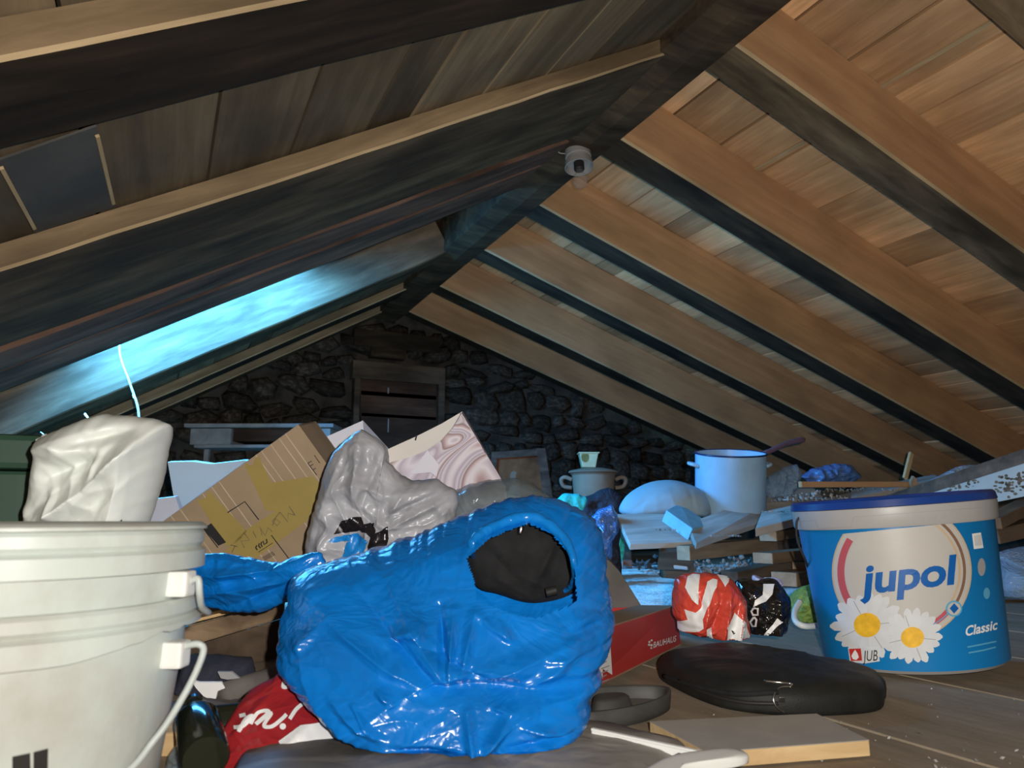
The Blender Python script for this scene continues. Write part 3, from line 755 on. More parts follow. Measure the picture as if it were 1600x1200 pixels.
# --- skylight in the left slope
s0, s1, ya, yb = HOLE
win2 = thing('window_2', OL+DL*((s0+s1)/2)+NL*0.2+Vector((0, (ya+yb)/2, 0)), 'small skylight between two old rafters of the dark slope', 'skylight', kind='structure')
def lin(name, sa, sb, a, b, h0, h1, mat):
    c = OL+DL*((sa+sb)/2)+NL*((h0+h1)/2)+Vector((0, (a+b)/2, 0))
    return boxm(name, (b-a, sb-sa, h1-h0), frame(c, (0, 1, 0), NL), mat, win2, bev=0.002)
lin('lining', s0-0.02, s0, ya, yb, 0.215, 0.24, M['soot']); lin('lining', s1, s1+0.02, ya, yb, 0.215, 0.24, M['soot'])  # lining ends given near-black wood to take out their skylit brightness
lin('lining', s0-0.02, s1+0.02, ya-0.03, ya-0.004, HL+0.13, 0.24, M['oldwood'])
lin('sash', s0-0.03, s0+0.02, ya-0.03, yb+0.03, 0.24, 0.27, M['oldwhite']); lin('sash', s1-0.02, s1+0.03, ya-0.03, yb+0.03, 0.24, 0.27, M['oldwhite'])
lin('sash', s0, s1, ya-0.03, ya+0.02, 0.24, 0.27, M['oldwhite']); lin('sash', s0, s1, yb-0.02, yb+0.03, 0.24, 0.27, M['oldwhite'])
lin('pane', s0, s1, ya, yb, 0.252, 0.256, M['glass'])
po, pd_ = add_light('skylight_portal', 'AREA', OL+DL*((s0+s1)/2)+NL*0.285+Vector((0, (ya+yb)/2, 0)))
pd_.shape = 'RECTANGLE'; pd_.size = yb-ya; pd_.size_y = s1-s0; pd_.cycles.is_portal = True
_m = frame(po.location, (0, 1, 0), NL); po.matrix_world = _m
A = at(187, 552, 3.02); B = at(217, 650, 2.9)
tag(tube('pull_cord', smoothpath([A+Vector((0, 0, 0.12)), A, (A+B)/2+RT*0.004, B, B-Vector((0, 0, 0.2))], 6), 0.0045, M['cord'], seg=6), 'white pull cord hanging from the skylight', 'cord')

# --- bulb holder under the ridge
b0 = onplane(903, 240, (0, 0, RZ-0.02), Vector((0, 0, 1)))
lamp = thing('bulb_holder', b0-Vector((0, 0, 0.09)), 'grey porcelain bulb holder with a bare bulb under the ridge beam', 'light')
axis = (UP*-1.0+RT*0.05-FW*0.35).normalized()
Lm = frame(b0, axis.orthogonal(), axis)
lathe('base', [(0.0, -0.03), (0.050, -0.03), (0.052, -0.01), (0.052, 0.020), (0.047, 0.024), (0.047, 0.038), (0.055, 0.042), (0.058, 0.066), (0.0555, 0.067), (0.046, 0.045), (0.0, 0.042)], Lm, M['porc'], lamp, 32)
lathe('socket', [(0.0, 0.03), (0.021, 0.03), (0.021, 0.075), (0.017, 0.08), (0.0, 0.08)], Lm, M['ink'], lamp, 20)
lathe('bulb', [(0.0, 0.07), (0.013, 0.07), (0.014, 0.085), (0.022, 0.10), (0.029, 0.118), (0.030, 0.132), (0.025, 0.148), (0.014, 0.158), (0.0, 0.161)], Lm, M['bulb'], lamp, 24)
e = b0-RT*0.045
tube('wire', smoothpath([e, e-RT*0.03+UP*0.004, e-RT*0.04+UP*0.03, e-RT*0.02+UP*0.075], 6), 0.0022, M['porc'], lamp, 6)

# ================================================================== THE THINGS
def base_of(px, py, d, z=FLOOR):
    p = at(px, py, d); return Vector((p.x, p.y, z))

# --- two white buckets, one nested in the other (near left)
bc = at(14, 835, 0.62); ztop = bc.z+0.004
def white_bucket(zt, label, wire_pts, broken):
    t = thing('white_bucket', (bc.x, bc.y, FLOOR if broken else FLOOR+0.05), label, 'bucket', 'nested white buckets')
    Mx = Matrix.Translation((bc.x, bc.y, zt))
    H = (zt-FLOOR-0.002) if broken else 0.22
    lathe('body', [(0.0, -H), (0.118, -H), (0.123, -H+0.006), (0.1415, -0.045), (0.1425, -0.02), (0.139, -0.02), (0.1195, -H+0.008), (0.0, -H+0.006)], Mx, M['white_pl'], t, 72)
    # rim band; on the lower bucket part of its skirt has broken away
    V = []; F = []; seg = 96
    toc = math.atan2(-bc.y, -bc.x)
    for i in range(seg):
        a = 2*PI*i/seg; rel = (a-toc+PI) % (2*PI)-PI
        low = -0.032
        if broken:
            k = max(0, min(1, (rel-0.28)/0.5)); low = -0.034+0.012*k+0.003*noise.noise(Vector((a*9, 2, 1)))*k
        prof = [(0.139, -0.004), (0.143, 0.0), (0.150, 0.0), (0.1525, -0.003), (0.1525, -0.011), (0.1495, -0.0145), (0.1545, -0.018), (0.1545, low), (0.1515, low), (0.1495, -0.022), (0.141, -0.02)]
        V += [(r*math.cos(a), r*math.sin(a), z) for r, z in prof]
    n = 11
    for i in range(seg):
        k = (i+1) % seg
        for j in range(n): F.append((i*n+j, k*n+j, k*n+(j+1) % n, i*n+(j+1) % n))
    rim = fixn(mk('rim', V, F, M['white_pl'], t, smooth=False, M=Mx))
    for p in rim.data.polygons: p.use_smooth = True
    rim.data.set_sharp_from_angle(angle=math.radians(30))
    # ear on the right and the wire bail
    ex = Vector((bc.x, bc.y, zt))+RT*0.148-Vector((0, 0, 0.044))
    ear = boxm('handle_ear', (0.018, 0.02, 0.021), frame(ex, RT, (0, 0, 1)), M['clean_pl'], t, 0.003)
    boxm('ear_rib', (0.004, 0.024, 0.019), frame(ex-RT*0.011-Vector((0, 0, 0.001)), RT, (0, 0, 1)), M['clean_pl'], ear, 0.001)
    tube('handle_wire', smoothpath(wire_pts(ex), 8), 0.0028, M['wire'], t, 8)
    return t
def wp_up(ex): return [ex+RT*0.006, ex+RT*0.014+UP*0.004, ex+RT*0.0155-UP*0.008, ex+RT*0.011-UP*0.024+FW*0.015, ex+RT*0.002-UP*0.04+FW*0.05, ex-RT*0.04-UP*0.05+FW*0.11]
def wp_lo(ex): return [ex+RT*0.006+UP*0.006, ex+RT*0.019+UP*0.008, ex+RT*0.0225-UP*0.0, ex+RT*0.014-UP*0.026-FW*0.012, ex-RT*0.002-UP*0.055-FW*0.03, ex-RT*0.024-UP*0.075-FW*0.06, ex-RT*0.10-UP*0.082-FW*0.13]
bk1 = white_bucket(ztop, 'upper of two nested white buckets with an unbroken rim', wp_up, False)
bk2 = white_bucket(ztop-0.056, 'lower of two nested white buckets with a broken rim skirt', wp_lo, True)
body2 = [c for c in bk2.children if c.name.startswith('body')][0]
lid = lathe('bucket_lid', [(0.0, 0.002), (0.120, 0.002), (0.128, 0.005), (0.150, 0.005), (0.1545, 0.002), (0.1545, -0.0005), (0.150, 0.001), (0.128, 0.001), (0.120, -0.003), (0.0, -0.003)], Matrix.Translation((bc.x, bc.y, ztop+0.001)), M['white_pl'], bk1, 72)
printed('printed_code', body2, [[(19, 1182), (47, 1176), (48, 1230), (19, 1236)], [(52, 1175), (75, 1169), (74, 1226), (52, 1232)]], M['ink'], 0.0004, body2)

# --- green storage bin and the white sack beside it
gA = at(66, 690, 1.12)
gbin = thing('storage_bin', base_of(-60, 800, 1.3), 'dark green plastic storage bin at the left edge', 'bin')
def upright(px, py, d, z): p = at(px, py, d); return Vector((p.x, p.y, z))
zt = at(60, 678, 1.12).z; zm = at(60, 736, 1.12).z
q = [upright(62, 750, 1.12, FLOOR), upright(-190, 750, 1.05, FLOOR)]
dv = Vector((FW.x, FW.y, 0)).normalized()*0.28
def boxbetween(name, a, b, dv, z0, z1, mat, parent, bev=0.006):
    A, B = Vector((a.x, a.y, z0)), Vector((b.x, b.y, z0)); C, D = B+dv, A+dv
    up = Vector((0, 0, z1-z0)); return hexa(name, [A, B, C, D], up, mat, parent, bev)
boxbetween('body', q[0]-RT*0.008, q[1], dv, FLOOR+0.001, zm, M['green'], gbin)
boxbetween('lid', q[0], q[1]-dv*0.02, dv*1.02, zm+0.002, zt, M['green'], gbin, 0.01)
sack = blob('white_sack', [(74, 681), (110, 664), (159, 647), (205, 650), (246, 656), (262, 664), (254, 690), (247, 731), (232, 787), (222, 825), (224, 900), (226, 985), (60, 985), (52, 900), (55, 831), (56, 784), (66, 719)],
            0.98, 0.05, 0.05, M['sackfilm'], creases=[(258, 682, 175, 755, 26, 0.030), (175, 755, 95, 815, 26, 0.026), (80, 684, 160, 700, 30, 0.018), (150, 690, 225, 668, 16, -0.016), (110, 740, 180, 706, 22, -0.020), (120, 760, 125, 800, 10, 0.008), (190, 700, 180, 740, 10, 0.01), (235, 700, 200, 820, 22, 0.012)],
            amp=0.010, scale=7, seed=4, m=60, n=180, centre=(155, 800), power=6, soft=False, jag=2)
tag(sack, 'tall crumpled white plastic sack standing beside the green bin', 'sack')
tw = tube('tied_corner', smoothpath([at(75, 684, 0.97), at(66, 687, 0.965), at(58, 690, 0.965)], 5), [0.006]*5+[0.004]*5+[0.003], M['sackfilm'], sack, 8)
prt = printed('sack_print', sack, strokes([[(180, 822), (190, 812)], [(186, 826), (194, 816)], [(194, 824), (200, 816)]], 2), M['ink'], 0.0008, sack)

# --- tilted cardboard box
ctr = at(398, 846, 1.62)
ex = (at(465, 663, 1.62)-at(205, 850, 1.62)); Lx = ex.length; exn = ex.normalized(); eyn = FW.cross(exn).normalized()
if eyn.z < 0: eyn = -eyn
hy = 0.30
TRc = at(466, 663, 1.62); TLc = TRc-exn*0.455; BRc = TRc-eyn*hy; BLc = TLc-eyn*hy
cbox = thing('cardboard_box', Vector((ctr.x, ctr.y, FLOOR)), 'brown cardboard box tipped on its corner, yellow tape and pen writing', 'box')
cb = hexa('front_panel', [BLc, BRc, TRc, TLc], FW*0.006, M['card'], cbox, 0.001)
dpt = FW*0.14
hexa('edge_panel', [TLc+FW*.004, TRc+FW*.004, TRc+dpt, TLc+dpt], -eyn*0.005, M['card'], cbox, 0.001)
hexa('edge_panel', [TRc+FW*.004, BRc+FW*.004, BRc+dpt, TRc+dpt], -exn*0.005, M['card'], cbox, 0.001)
hexa('edge_panel', [TLc+FW*.004, BLc+FW*.004, BLc+dpt, TLc+dpt], exn*0.005, M['card'], cbox, 0.001)
hexa('edge_panel', [BLc+FW*.004, BRc+FW*.004, BRc+dpt, BLc+dpt], eyn*0.005, M['card'], cbox, 0.001)
hexa('back_panel', [BLc+dpt, BRc+dpt, TRc+dpt, TLc+dpt], FW*0.005, M['card'], cbox, 0.001)
Z1 = lambda pts: [(290+x/6.667, 740+y/6.667) for x, y in pts]
Z3 = lambda pts: [(x/3.2, 600+y/3.2) for x, y in pts]
fl = []
for s in (0.035, 0.052, 0.075, 0.10, 0.115, 0.215, 0.235, 0.26, 0.32, 0.345, 0.40, 0.425):
    a = TRc-exn*s; b = a-eyn*0.29
    fl.append((a, b))
VV = []; FF = []
for a, b in fl:
    k = len(VV); w = exn*0.0011; o_ = -FW*0.0006; VV += [a-w+o_, a+w+o_, b+w+o_, b-w+o_]; FF.append((k, k+1, k+2, k+3))
mk('flute_lines', VV, FF, M['corr'], cb)
printed('tape', cb, [[(379, 719), (404, 712), (424, 754), (452, 750), (490, 744), (505, 764), (500, 790), (478, 815), (400, 872), (352, 862), (384, 828), (431, 798), (416, 798)],
                     Z1([(90, 225), (240, 170), (640, 600), (560, 700), (430, 760), (350, 640)])], M['tape'], 0.0010, cb, 14)
_pr = printed('printed_marks', cb, strokes([Z1([(440, 405), (620, 290), (765, 480)])], 1.8)+strokes([Z1([(895, 640), (1090, 900)])], 1.6)
        + [Z1([(185, 570), (270, 515), (425, 715), (345, 750)])]+strokes([Z1([(190, 575), (340, 770)])], 1.6)
        + strokes([Z1([(745, 745), (733, 770), (750, 795)]), Z1([(772, 725), (762, 750), (785, 775)]), Z1([(795, 708), (788, 738), (802, 762)]), Z1([(808, 700), (822, 738), (852, 716), (843, 680)])], 2.2)
        + strokes([Z1([(760, 818), (910, 720)])], 1.0)+strokes([Z1([(800+i*14, 868-i*8), (835+i*14, 905-i*8)]) for i in range(8)], 1.1)
        + strokes([Z3([(1540, 395), (1585, 455)]), Z3([(1540, 395), (1560, 385)]), Z3([(1552, 410), (1568, 400)]), Z3([(1565, 430), (1580, 420)]), Z3([(1572, 355), (1600, 395)])], 1.2), M['ink'], 0.0016, cb, 20)
_pr = printed('pen_writing', cb, strokes([Z1([(1080, 340), (1143, 433)]), Z1([(1143, 433), (1070, 412), (1068, 502), (985, 400)]), Z1([(985, 400), (905, 500), (958, 542), (985, 505), (940, 468), (905, 540)]),
        Z1([(905, 605), (862, 560), (832, 645), (775, 555), (800, 640)]), Z1([(705, 600), (737, 665)]), Z1([(615, 772), (580, 700), (668, 692), (610, 612)]), Z1([(470, 742), (545, 760)]), Z1([(520, 745), (482, 825)])], 1.5), M['pen'], 0.0016, cb, 20)

# --- wooden crate under the blue tail
cr = thing('wooden_crate', base_of(365, 1050, 1.42), 'low wooden crate with a pale rim under the blue plastic tail', 'crate')
A, B = at(270, 1018, 1.30), at(442, 966, 1.48)
back = Vector((FW.x, FW.y, 0))*0.11-RT*0.01
zr = A.z
hexa('rim_board', [A, B, B+Vector((0, 0, 0.035)), A+Vector((0, 0, 0.035))], back*0.14, M['timber'], cr, 0.003)
hexa('top_board', [A+Vector((0, 0, .0355))-RT*.02, B+Vector((0, 0, .0355)), B+back+Vector((0, 0, .0355)), A+back+Vector((0, 0, .0355))-RT*.02], Vector((0, 0, 0.006)), M['newwood'], cr, 0.002)
a2, b2 = A.copy(), B.copy(); a2.z = FLOOR+0.001; b2.z = FLOOR+0.001
hexa('side_panel', [a2+back*.06, b2+back*.06, B+back*.06-Vector((0, 0, .001)), A+back*.06-Vector((0, 0, .001))], back*0.07, M['oldwood'], cr, 0.002)

# --- big blue bin bag with a black garment in it
blue_out = [(458, 912), (470, 898), (500, 884), (560, 868), (640, 842), (705, 815), (760, 792), (810, 780), (860, 781), (905, 797), (935, 825), (944, 870), (947, 905), (955, 950), (957, 975), (950, 1010), (936, 1040), (938, 1060), (921, 1082), (919, 1110), (906, 1137), (872, 1165), (800, 1176), (720, 1184), (640, 1188), (610, 1176), (560, 1150), (520, 1117), (480, 1085), (445, 1045), (436, 1010), (443, 970), (452, 935)]
hole = [Vector(p) for p in [(735, 850), (768, 824), (825, 806), (860, 822), (890, 855), (894, 915), (832, 931), (785, 917), (750, 905), (747, 880)]]
ZB = lambda x, y: (440+x/2.79, 760+y/2.79)
def zc(x1, y1, x2, y2, w, a): return (*ZB(x1, y1), *ZB(x2, y2), w, a)
bcr = [zc(505, 330, 745, 715, 20, 0.016), zc(270, 490, 660, 735, 17, 0.013), zc(395, 400, 700, 720, 12, -0.010), zc(775, 440, 760, 715, 14, 0.016), zc(860, 450, 800, 715, 13, 0.013), zc(720, 430, 748, 700, 9, -0.012),
       zc(640, 490, 520, 550, 15, 0.010), zc(640, 480, 650, 540, 10, 0.010), zc(1290, 560, 860, 715, 24, 0.014), zc(1440, 520, 1180, 570, 12, -0.010), zc(1380, 810, 860, 725, 30, -0.016), zc(600, 740, 900, 730, 26, -0.018),
       zc(830, 830, 860, 1075, 12, 0.015), zc(1005, 830, 865, 1060, 12, 0.014), zc(920, 810, 1005, 830, 10, 0.009), zc(480, 730, 540, 780, 12, 0.012), zc(230, 975, 500, 1135, 14, -0.012), zc(300, 800, 480, 950, 14, 0.010), zc(390, 800, 470, 930, 8, 0.009),
       zc(860, 450, 1000, 550, 9, 0.008), zc(940, 470, 1000, 550, 9, 0.008), zc(1260, 620, 1100, 740, 18, 0.012), zc(1150, 640, 1350, 620, 10, 0.008), zc(1050, 900, 1230, 960, 14, 0.012), zc(1000, 1000, 1240, 980, 14, -0.010), zc(600, 1140, 1200, 1100, 20, 0.012),
       zc(530, 1010, 820, 1040, 16, -0.012), zc(100, 640, 230, 520, 16, 0.012), zc(60, 420, 290, 370, 18, 0.010), zc(640, 560, 900, 700, 10, -0.008), zc(1260, 500, 1440, 530, 18, 0.012), zc(1270, 940, 1330, 1060, 10, 0.010)]
bluebag = blob('blue_bin_bag', blue_out, 0.82, 0.10, 0.14, M['blue'], centre=(700, 1000), creases=bcr, amp=0.014, scale=5.5, seed=2, n=360, m=120, power=3.0, tilt=0.85, jag=5, hole=hole, zmin=FLOOR+0.032)
tag(bluebag, 'big shiny blue plastic bin bag stuffed with a black garment, lying open', 'bag')
# rolled lip round the mouth
def surf(obj):
    return BVHTree.FromPolygons(GEO[obj][0], GEO[obj][1])
bv = surf(bluebag)
def lip(pts, off=0.006):
    out = []
    for p in pts:
        d = ray(p[0], p[1]).normalized(); h = bv.ray_cast(Vector((0, 0, 0)), d)[0]
        out.append((h if h is not None else at(p[0], p[1], 1.05))-FW*off)
    return out
hc = sum(hole, Vector((0, 0)))/len(hole)
hp = smoothpath([Vector((*(hc+(p-hc)*1.012), 0)) for p in hole], 8, True)
lp = lip([(p.x, p.y) for p in hp])
lp = [sum((lp[(i+k) % len(lp)] for k in range(-3, 4)), Vector((0, 0, 0)))/7 for i in range(len(lp))]
radii = []
for i, p in enumerate(hp):
    top = max(0, min(1, (880-p.y)/60)); rr = 0.0042+0.0035*top*(1 if p.x > 740 else 0.6)+0.0015*noise.noise(Vector((i*0.35, 1, 2)))
    radii.append(rr)
tube('mouth_lip', lp, radii, M['blue2'], bluebag, 12, closed=True)
lipd = sum(p.dot(FW) for p in lp)/len(lp)
garm = blob('black_garment', [(728, 850), (765, 815), (825, 797), (865, 812), (902, 850), (906, 925), (835, 942), (780, 928), (740, 912)], lipd+0.045, 0.035, 0.05, M['blackcloth'],
            creases=[(870, 830, 835, 900, 12, 0.008), (760, 850, 800, 890, 14, -0.006)], amp=0.004, scale=10, seed=9, n=100, m=30, zmin=-0.5)
tag(garm, 'black zipped garment bundled inside the blue bin bag', 'garment')
tube('zip_pull', smoothpath([at(817, 813, lipd+0.010), at(815, 822, lipd+0.006), at(812, 836, lipd+0.003)], 5), [0.004, 0.0035, 0.003, 0.0025, 0.003, 0.004, 0.0045, 0.0045, 0.004, 0.0035, 0.002], M['metal'], garm, 8)
tube('toggle', smoothpath([at(853, 926, lipd-.01), at(862, 924, lipd-.01), at(870, 922, lipd-.01)], 4), 0.0065, M['blackbag'], garm, 10)
fold = blob('mouth_fold', [(872, 806), (900, 800), (928, 818), (942, 850), (947, 900), (956, 950), (940, 972), (912, 965), (902, 940), (899, 905), (896, 862), (880, 832)], lipd+0.005, 0.022, 0.02, M['blue2'], bluebag, creases=[(915, 820, 925, 950, 7, 0.012), (935, 850, 940, 950, 6, -0.008), (900, 820, 912, 900, 6, 0.010)], amp=0.008, scale=16, seed=23, n=120, m=30, zmin=-0.5, jag=3)
fold2 = blob('mouth_fold', [(738, 842), (770, 818), (825, 797), (868, 806), (862, 822), (825, 806), (775, 826), (745, 852)], lipd-0.008, 0.008, 0.012, M['blue2'], bluebag, amp=0.006, scale=18, seed=24, n=110, m=16, zmin=-0.5, jag=2, centre=(815, 811))
# tail of the bag spread to the left
tail = blob('tail', [(300, 872), (340, 866), (390, 872), (430, 880), (460, 870), (498, 864), (512, 884), (520, 900), (500, 930), (450, 940), (400, 953), (350, 952), (318, 944), (296, 930), (290, 900)], 1.16, 0.022, 0.015, M['blue'], bluebag,
            creases=[(300, 895, 440, 885, 10, 0.014), (310, 925, 450, 905, 12, 0.010), (360, 945, 500, 890, 14, -0.012), (450, 930, 500, 880, 12, 0.014)], amp=0.009, scale=7, seed=6, n=180, m=40, slopex=-0.3, zmin=-0.5, jag=5)
knot = blob('knotted_handle', [(455, 905), (490, 885), (545, 876), (552, 888), (540, 905), (500, 915), (470, 925), (452, 930)], 1.02, 0.02, 0.02, M['blue2'], bluebag, amp=0.014, scale=26, seed=8, n=90, m=22, zmin=-0.5)

# --- white carrier bag behind it
wb = blob('carrier_bag', [(565, 671), (590, 685), (604, 702), (602, 718), (626, 744), (642, 752), (680, 748), (710, 766), (717, 785), (706, 820), (712, 850), (705, 900), (690, 985), (505, 985), (478, 862), (482, 830), (500, 770), (514, 720), (523, 703), (545, 685)],
          1.42, 0.045, 0.05, M['whitefilm'], centre=(590, 840), creases=[(566, 676, 560, 800, 14, 0.018), (545, 690, 520, 770, 16, 0.012), (600, 705, 575, 780, 10, -0.014), (640, 760, 610, 810, 16, 0.018), (700, 775, 615, 818, 9, 0.014), (690, 765, 610, 800, 7, -0.012), (550, 780, 600, 820, 12, -0.012), (566, 745, 610, 770, 12, 0.012), (700, 790, 690, 850, 12, 0.010), (500, 790, 490, 850, 10, 0.008)],
          amp=0.017, scale=9, seed=12, n=260, m=80, power=6, jag=3, soft=False)
tag(wb, 'crumpled white carrier bag with black and blue print', 'bag')
printed('black_print', wb, [[(521, 834), (534, 813), (552, 809), (567, 809), (569, 820), (588, 817), (584, 833), (606, 824), (605, 860), (571, 875), (577, 839), (564, 828), (545, 831)]], M['print_black'], 0.004, wb, 3)
printed('blue_print', wb, [[(513, 847), (523, 838), (562, 831), (573, 843), (558, 880), (526, 884), (547, 845), (517, 848)]], M['print_blue'], 0.005, wb, 3)

# --- white folded carton and marbled gift bag behind
wc = thing('white_carton', base_of(550, 980, 1.95), 'white paper carton corner behind the white carrier bag', 'carton')
P1, P2, P3 = at(484, 694, 1.88), at(567, 657, 1.92), at(612, 706, 2.08)
down = lambda p: Vector((p.x, p.y, FLOOR+0.001))+RT*0.0
hexa('side_panel', [down(P1)+RT*.06, down(P2)+RT*.05, P2, P1], FW*0.004, M['paper_w'], wc, 0)
hexa('side_panel', [down(P2)+RT*.05, down(P3)+RT*.02, P3, P2], FW*0.004-RT*0.001, M['paper_w'], wc, 0)
gbag = thing('gift_bag', base_of(690, 990, 1.72), 'gift bag of mauve marbled paper with a cream lining, tipped open', 'gift bag')
def poly_prism(name, pts, vec, mat, parent=None, midx=None):
    n = len(pts); pts = [Vector(p) for p in pts]; v = pts+[p+Vector(vec) for p in pts]
    f = [tuple(range(n)), tuple(range(n, 2*n))[::-1]]+[(i, (i+1) % n, n+(i+1) % n, n+i) for i in range(n)]
    return fixn(mk(name, v, f, mat, parent, midx=midx))
fr = [(590, 728), (612, 722), (640, 715), (668, 703), (692, 686), (708, 668), (721, 646), (750, 695), (783, 748), (800, 840), (700, 900), (640, 830)]
poly_prism('front_panel', [at(x, y, 1.66+0.0004*(x-650)) for x, y in fr], FW*0.002, M['marble'], gbag)
bk = [(598, 706), (612, 699), (650, 682), (690, 662), (722, 643), (726, 652), (790, 760), (800, 850), (690, 850), (640, 790)]
poly_prism('back_panel', [at(x, y, 1.775) for x, y in bk], FW*0.002, M['paper'], gbag)
hexa('gusset', [at(721, 645, 1.685), at(783, 748, 1.71), at(790, 758, 1.777), at(724, 644, 1.777)], -RT*0.002, M['marble'], gbag, 0)
hexa('gusset', [at(590, 728, 1.64), at(640, 830, 1.65), at(642, 800, 1.777), at(598, 706, 1.777)], RT*0.002, M['paper'], gbag, 0)
poly_prism('fold', [at(x, y, 1.655) for x, y in ((594, 726), (640, 742), (636, 750), (612, 744))], FW*0.002, M['marble'], gbag)
poly_prism('fold', [at(x, y, 1.650) for x, y in ((640, 741), (668, 703), (686, 726), (682, 745), (672, 738))], FW*0.002, M['paper_w'], gbag)
for (x0, y0), (x1, y1) in (((592, 715), (595, 707)), ((649, 688), (651, 680))):
    tube('cord_hole', [at(x0, y0, 1.770), at(x1, y1, 1.770)], 0.0018, M['ink'], gbag, 6)

# --- clear grey bag
cl = blob('clear_bag', [(700, 800), (712, 766), (760, 751), (800, 747), (832, 756), (858, 775), (872, 800), (890, 860), (870, 960), (720, 960), (700, 880)], 1.50, 0.09, 0.06, M['clearbag'], creases=[(730, 790, 850, 770, 8, 0.01), (740, 770, 760, 800, 6, 0.008), (790, 760, 850, 800, 8, 0.01)], amp=0.013, scale=9, seed=15, n=160, m=44, jag=4, soft=False, power=4)
tag(cl, 'grey see-through plastic bag bulging behind the blue bag', 'bag')

# --- pale blue card and white sheet behind the cardboard box
c1 = thing('pale_card', base_of(325, 900, 2.5), 'pale sheet of card lit blue, standing behind the cardboard box', 'card')
poly_prism('sheet', [at(x, y, 2.40) for x, y in ((262, 722), (300, 721), (330, 725), (382, 719), (420, 740), (400, 890), (286, 890), (272, 780))], FW*0.03, M['paleblue'], c1)
p_ = at(330, 890, 2.42); boxm('foot', (0.26, 0.08, p_.z-FLOOR-0.001), frame((p_.x, p_.y, (p_.z+FLOOR)/2), RT, (0, 0, 1)), M['paleblue'], c1)
c2 = thing('white_sheet', base_of(262, 870, 2.1), 'white sheet edge between the white sack and the cardboard box', 'sheet')
poly_prism('sheet', [at(x, y, 2.05) for x, y in ((232, 781), (274, 776), (282, 800), (278, 950), (225, 950))], FW*0.02, M['paper_w'], c2)

# --- old white furniture by the gable
fu = thing('old_washstand', base_of(415, 780, 4.85), 'old grey white washstand with a brown drawer front by the gable', 'washstand')
def fb(name, x0, y0, x1, y1, th, mat, d=4.75, bev=0.004, parent=fu):
    a, b = at(x0, y1, d), at(x1, y0, d); c = (a+b)/2; a_ = Vector((b.x-a.x, b.y-a.y, 0))
    return boxm(name, (a_.length, th, b.z-a.z), frame(c, a_, (0, 0, 1)), mat, parent, bev)
fb('top', 300, 665, 528, 671, 0.24, M['oldwhite']); fb('front_board', 308, 672, 372, 697, 0.20, M['oldwhite']); fb('front_board', 470, 672, 524, 697, 0.20, M['oldwhite'])
fb('drawer', 373, 673, 469, 692, 0.19, M['shutter']); fb('rail', 314, 697, 524, 702, 0.22, M['oldwhite'])
for x in (324, 512):
    a = at(x, 702, 4.75); hl = a.z-FLOOR-0.002; boxm('leg', (0.03, 0.03, hl), frame((a.x, a.y, FLOOR+0.001+hl/2), RT, (0, 0, 1)), M['oldwhite'], fu)
a = at(415, 702, 4.80); hl = a.z-FLOOR-0.002; boxm('back', (0.78, 0.02, hl), frame((a.x, a.y+0.1, FLOOR+0.001+hl/2), RT, (0, 0, 1)), M['oldwood'], fu)

# --- old chest that carries the far clutter
ch0, ch1 = at(735, 800, 4.55), at(985, 800, 4.3)
ztp = at(925, 792, 4.5).z
chest = thing('old_chest', base_of(880, 830, 4.1), 'dark old wooden chest under the grey lidded pot', 'chest')
a = Vector((ch0.x, ch0.y, 0)); b = Vector((ch1.x, ch1.y, 0)); dv = Vector((FW.x, FW.y, 0)).normalized()*0.55
boxbetween('body', a, b, dv, FLOOR+0.001, ztp-0.035, M['oldwood'], chest); boxbetween('lid', a-dv*.02, b-dv*.02, dv*1.04, ztp-0.034, ztp, M['oldwood'], chest)

# --- framed holy picture leaning at the back
pic = thing('framed_picture', base_of(815, 790, 4.4, ztp), 'dark framed icon picture leaning at the back', 'picture')
PA, PB, PC, PD = at(764, 800, 4.75), at(866, 800, 4.75), at(852, 700, 4.88), at(768, 706, 4.88)
for p in (PA, PB): p.z = ztp+0.002
hexa('panel', [PA, PB, PC, PD], FW*0.015, M['icon'], pic, 0.001)
def bar(n_, a, b, w, inward): 
    d = (b-a).normalized(); hexa(n_, [a-d*0.0, b+d*0.0, b+inward*w, a+inward*w], -FW*0.03, M['soot_r'], pic, 0.004)
upv = (PC-PB).normalized(); rt = (PB-PA).normalized()
bar('frame_side', PD, PC, 0.045, -upv); bar('frame_side', PA, PD, 0.04, rt); bar('frame_side', PB, PC, 0.06, -rt)
panelobj = [c for c in pic.children if c.name.startswith('panel')][0]
printed('halo', panelobj, [disc(803, 748, 12, 24, 17)], M['icon_l'], 0.002, panelobj); printed('figure', panelobj, [disc(803, 745, 6, 20, 9), [(790, 792), (796, 762), (803, 757), (811, 762), (817, 792)]], M['tan'] if False else M['brownp'], 0.004, panelobj)

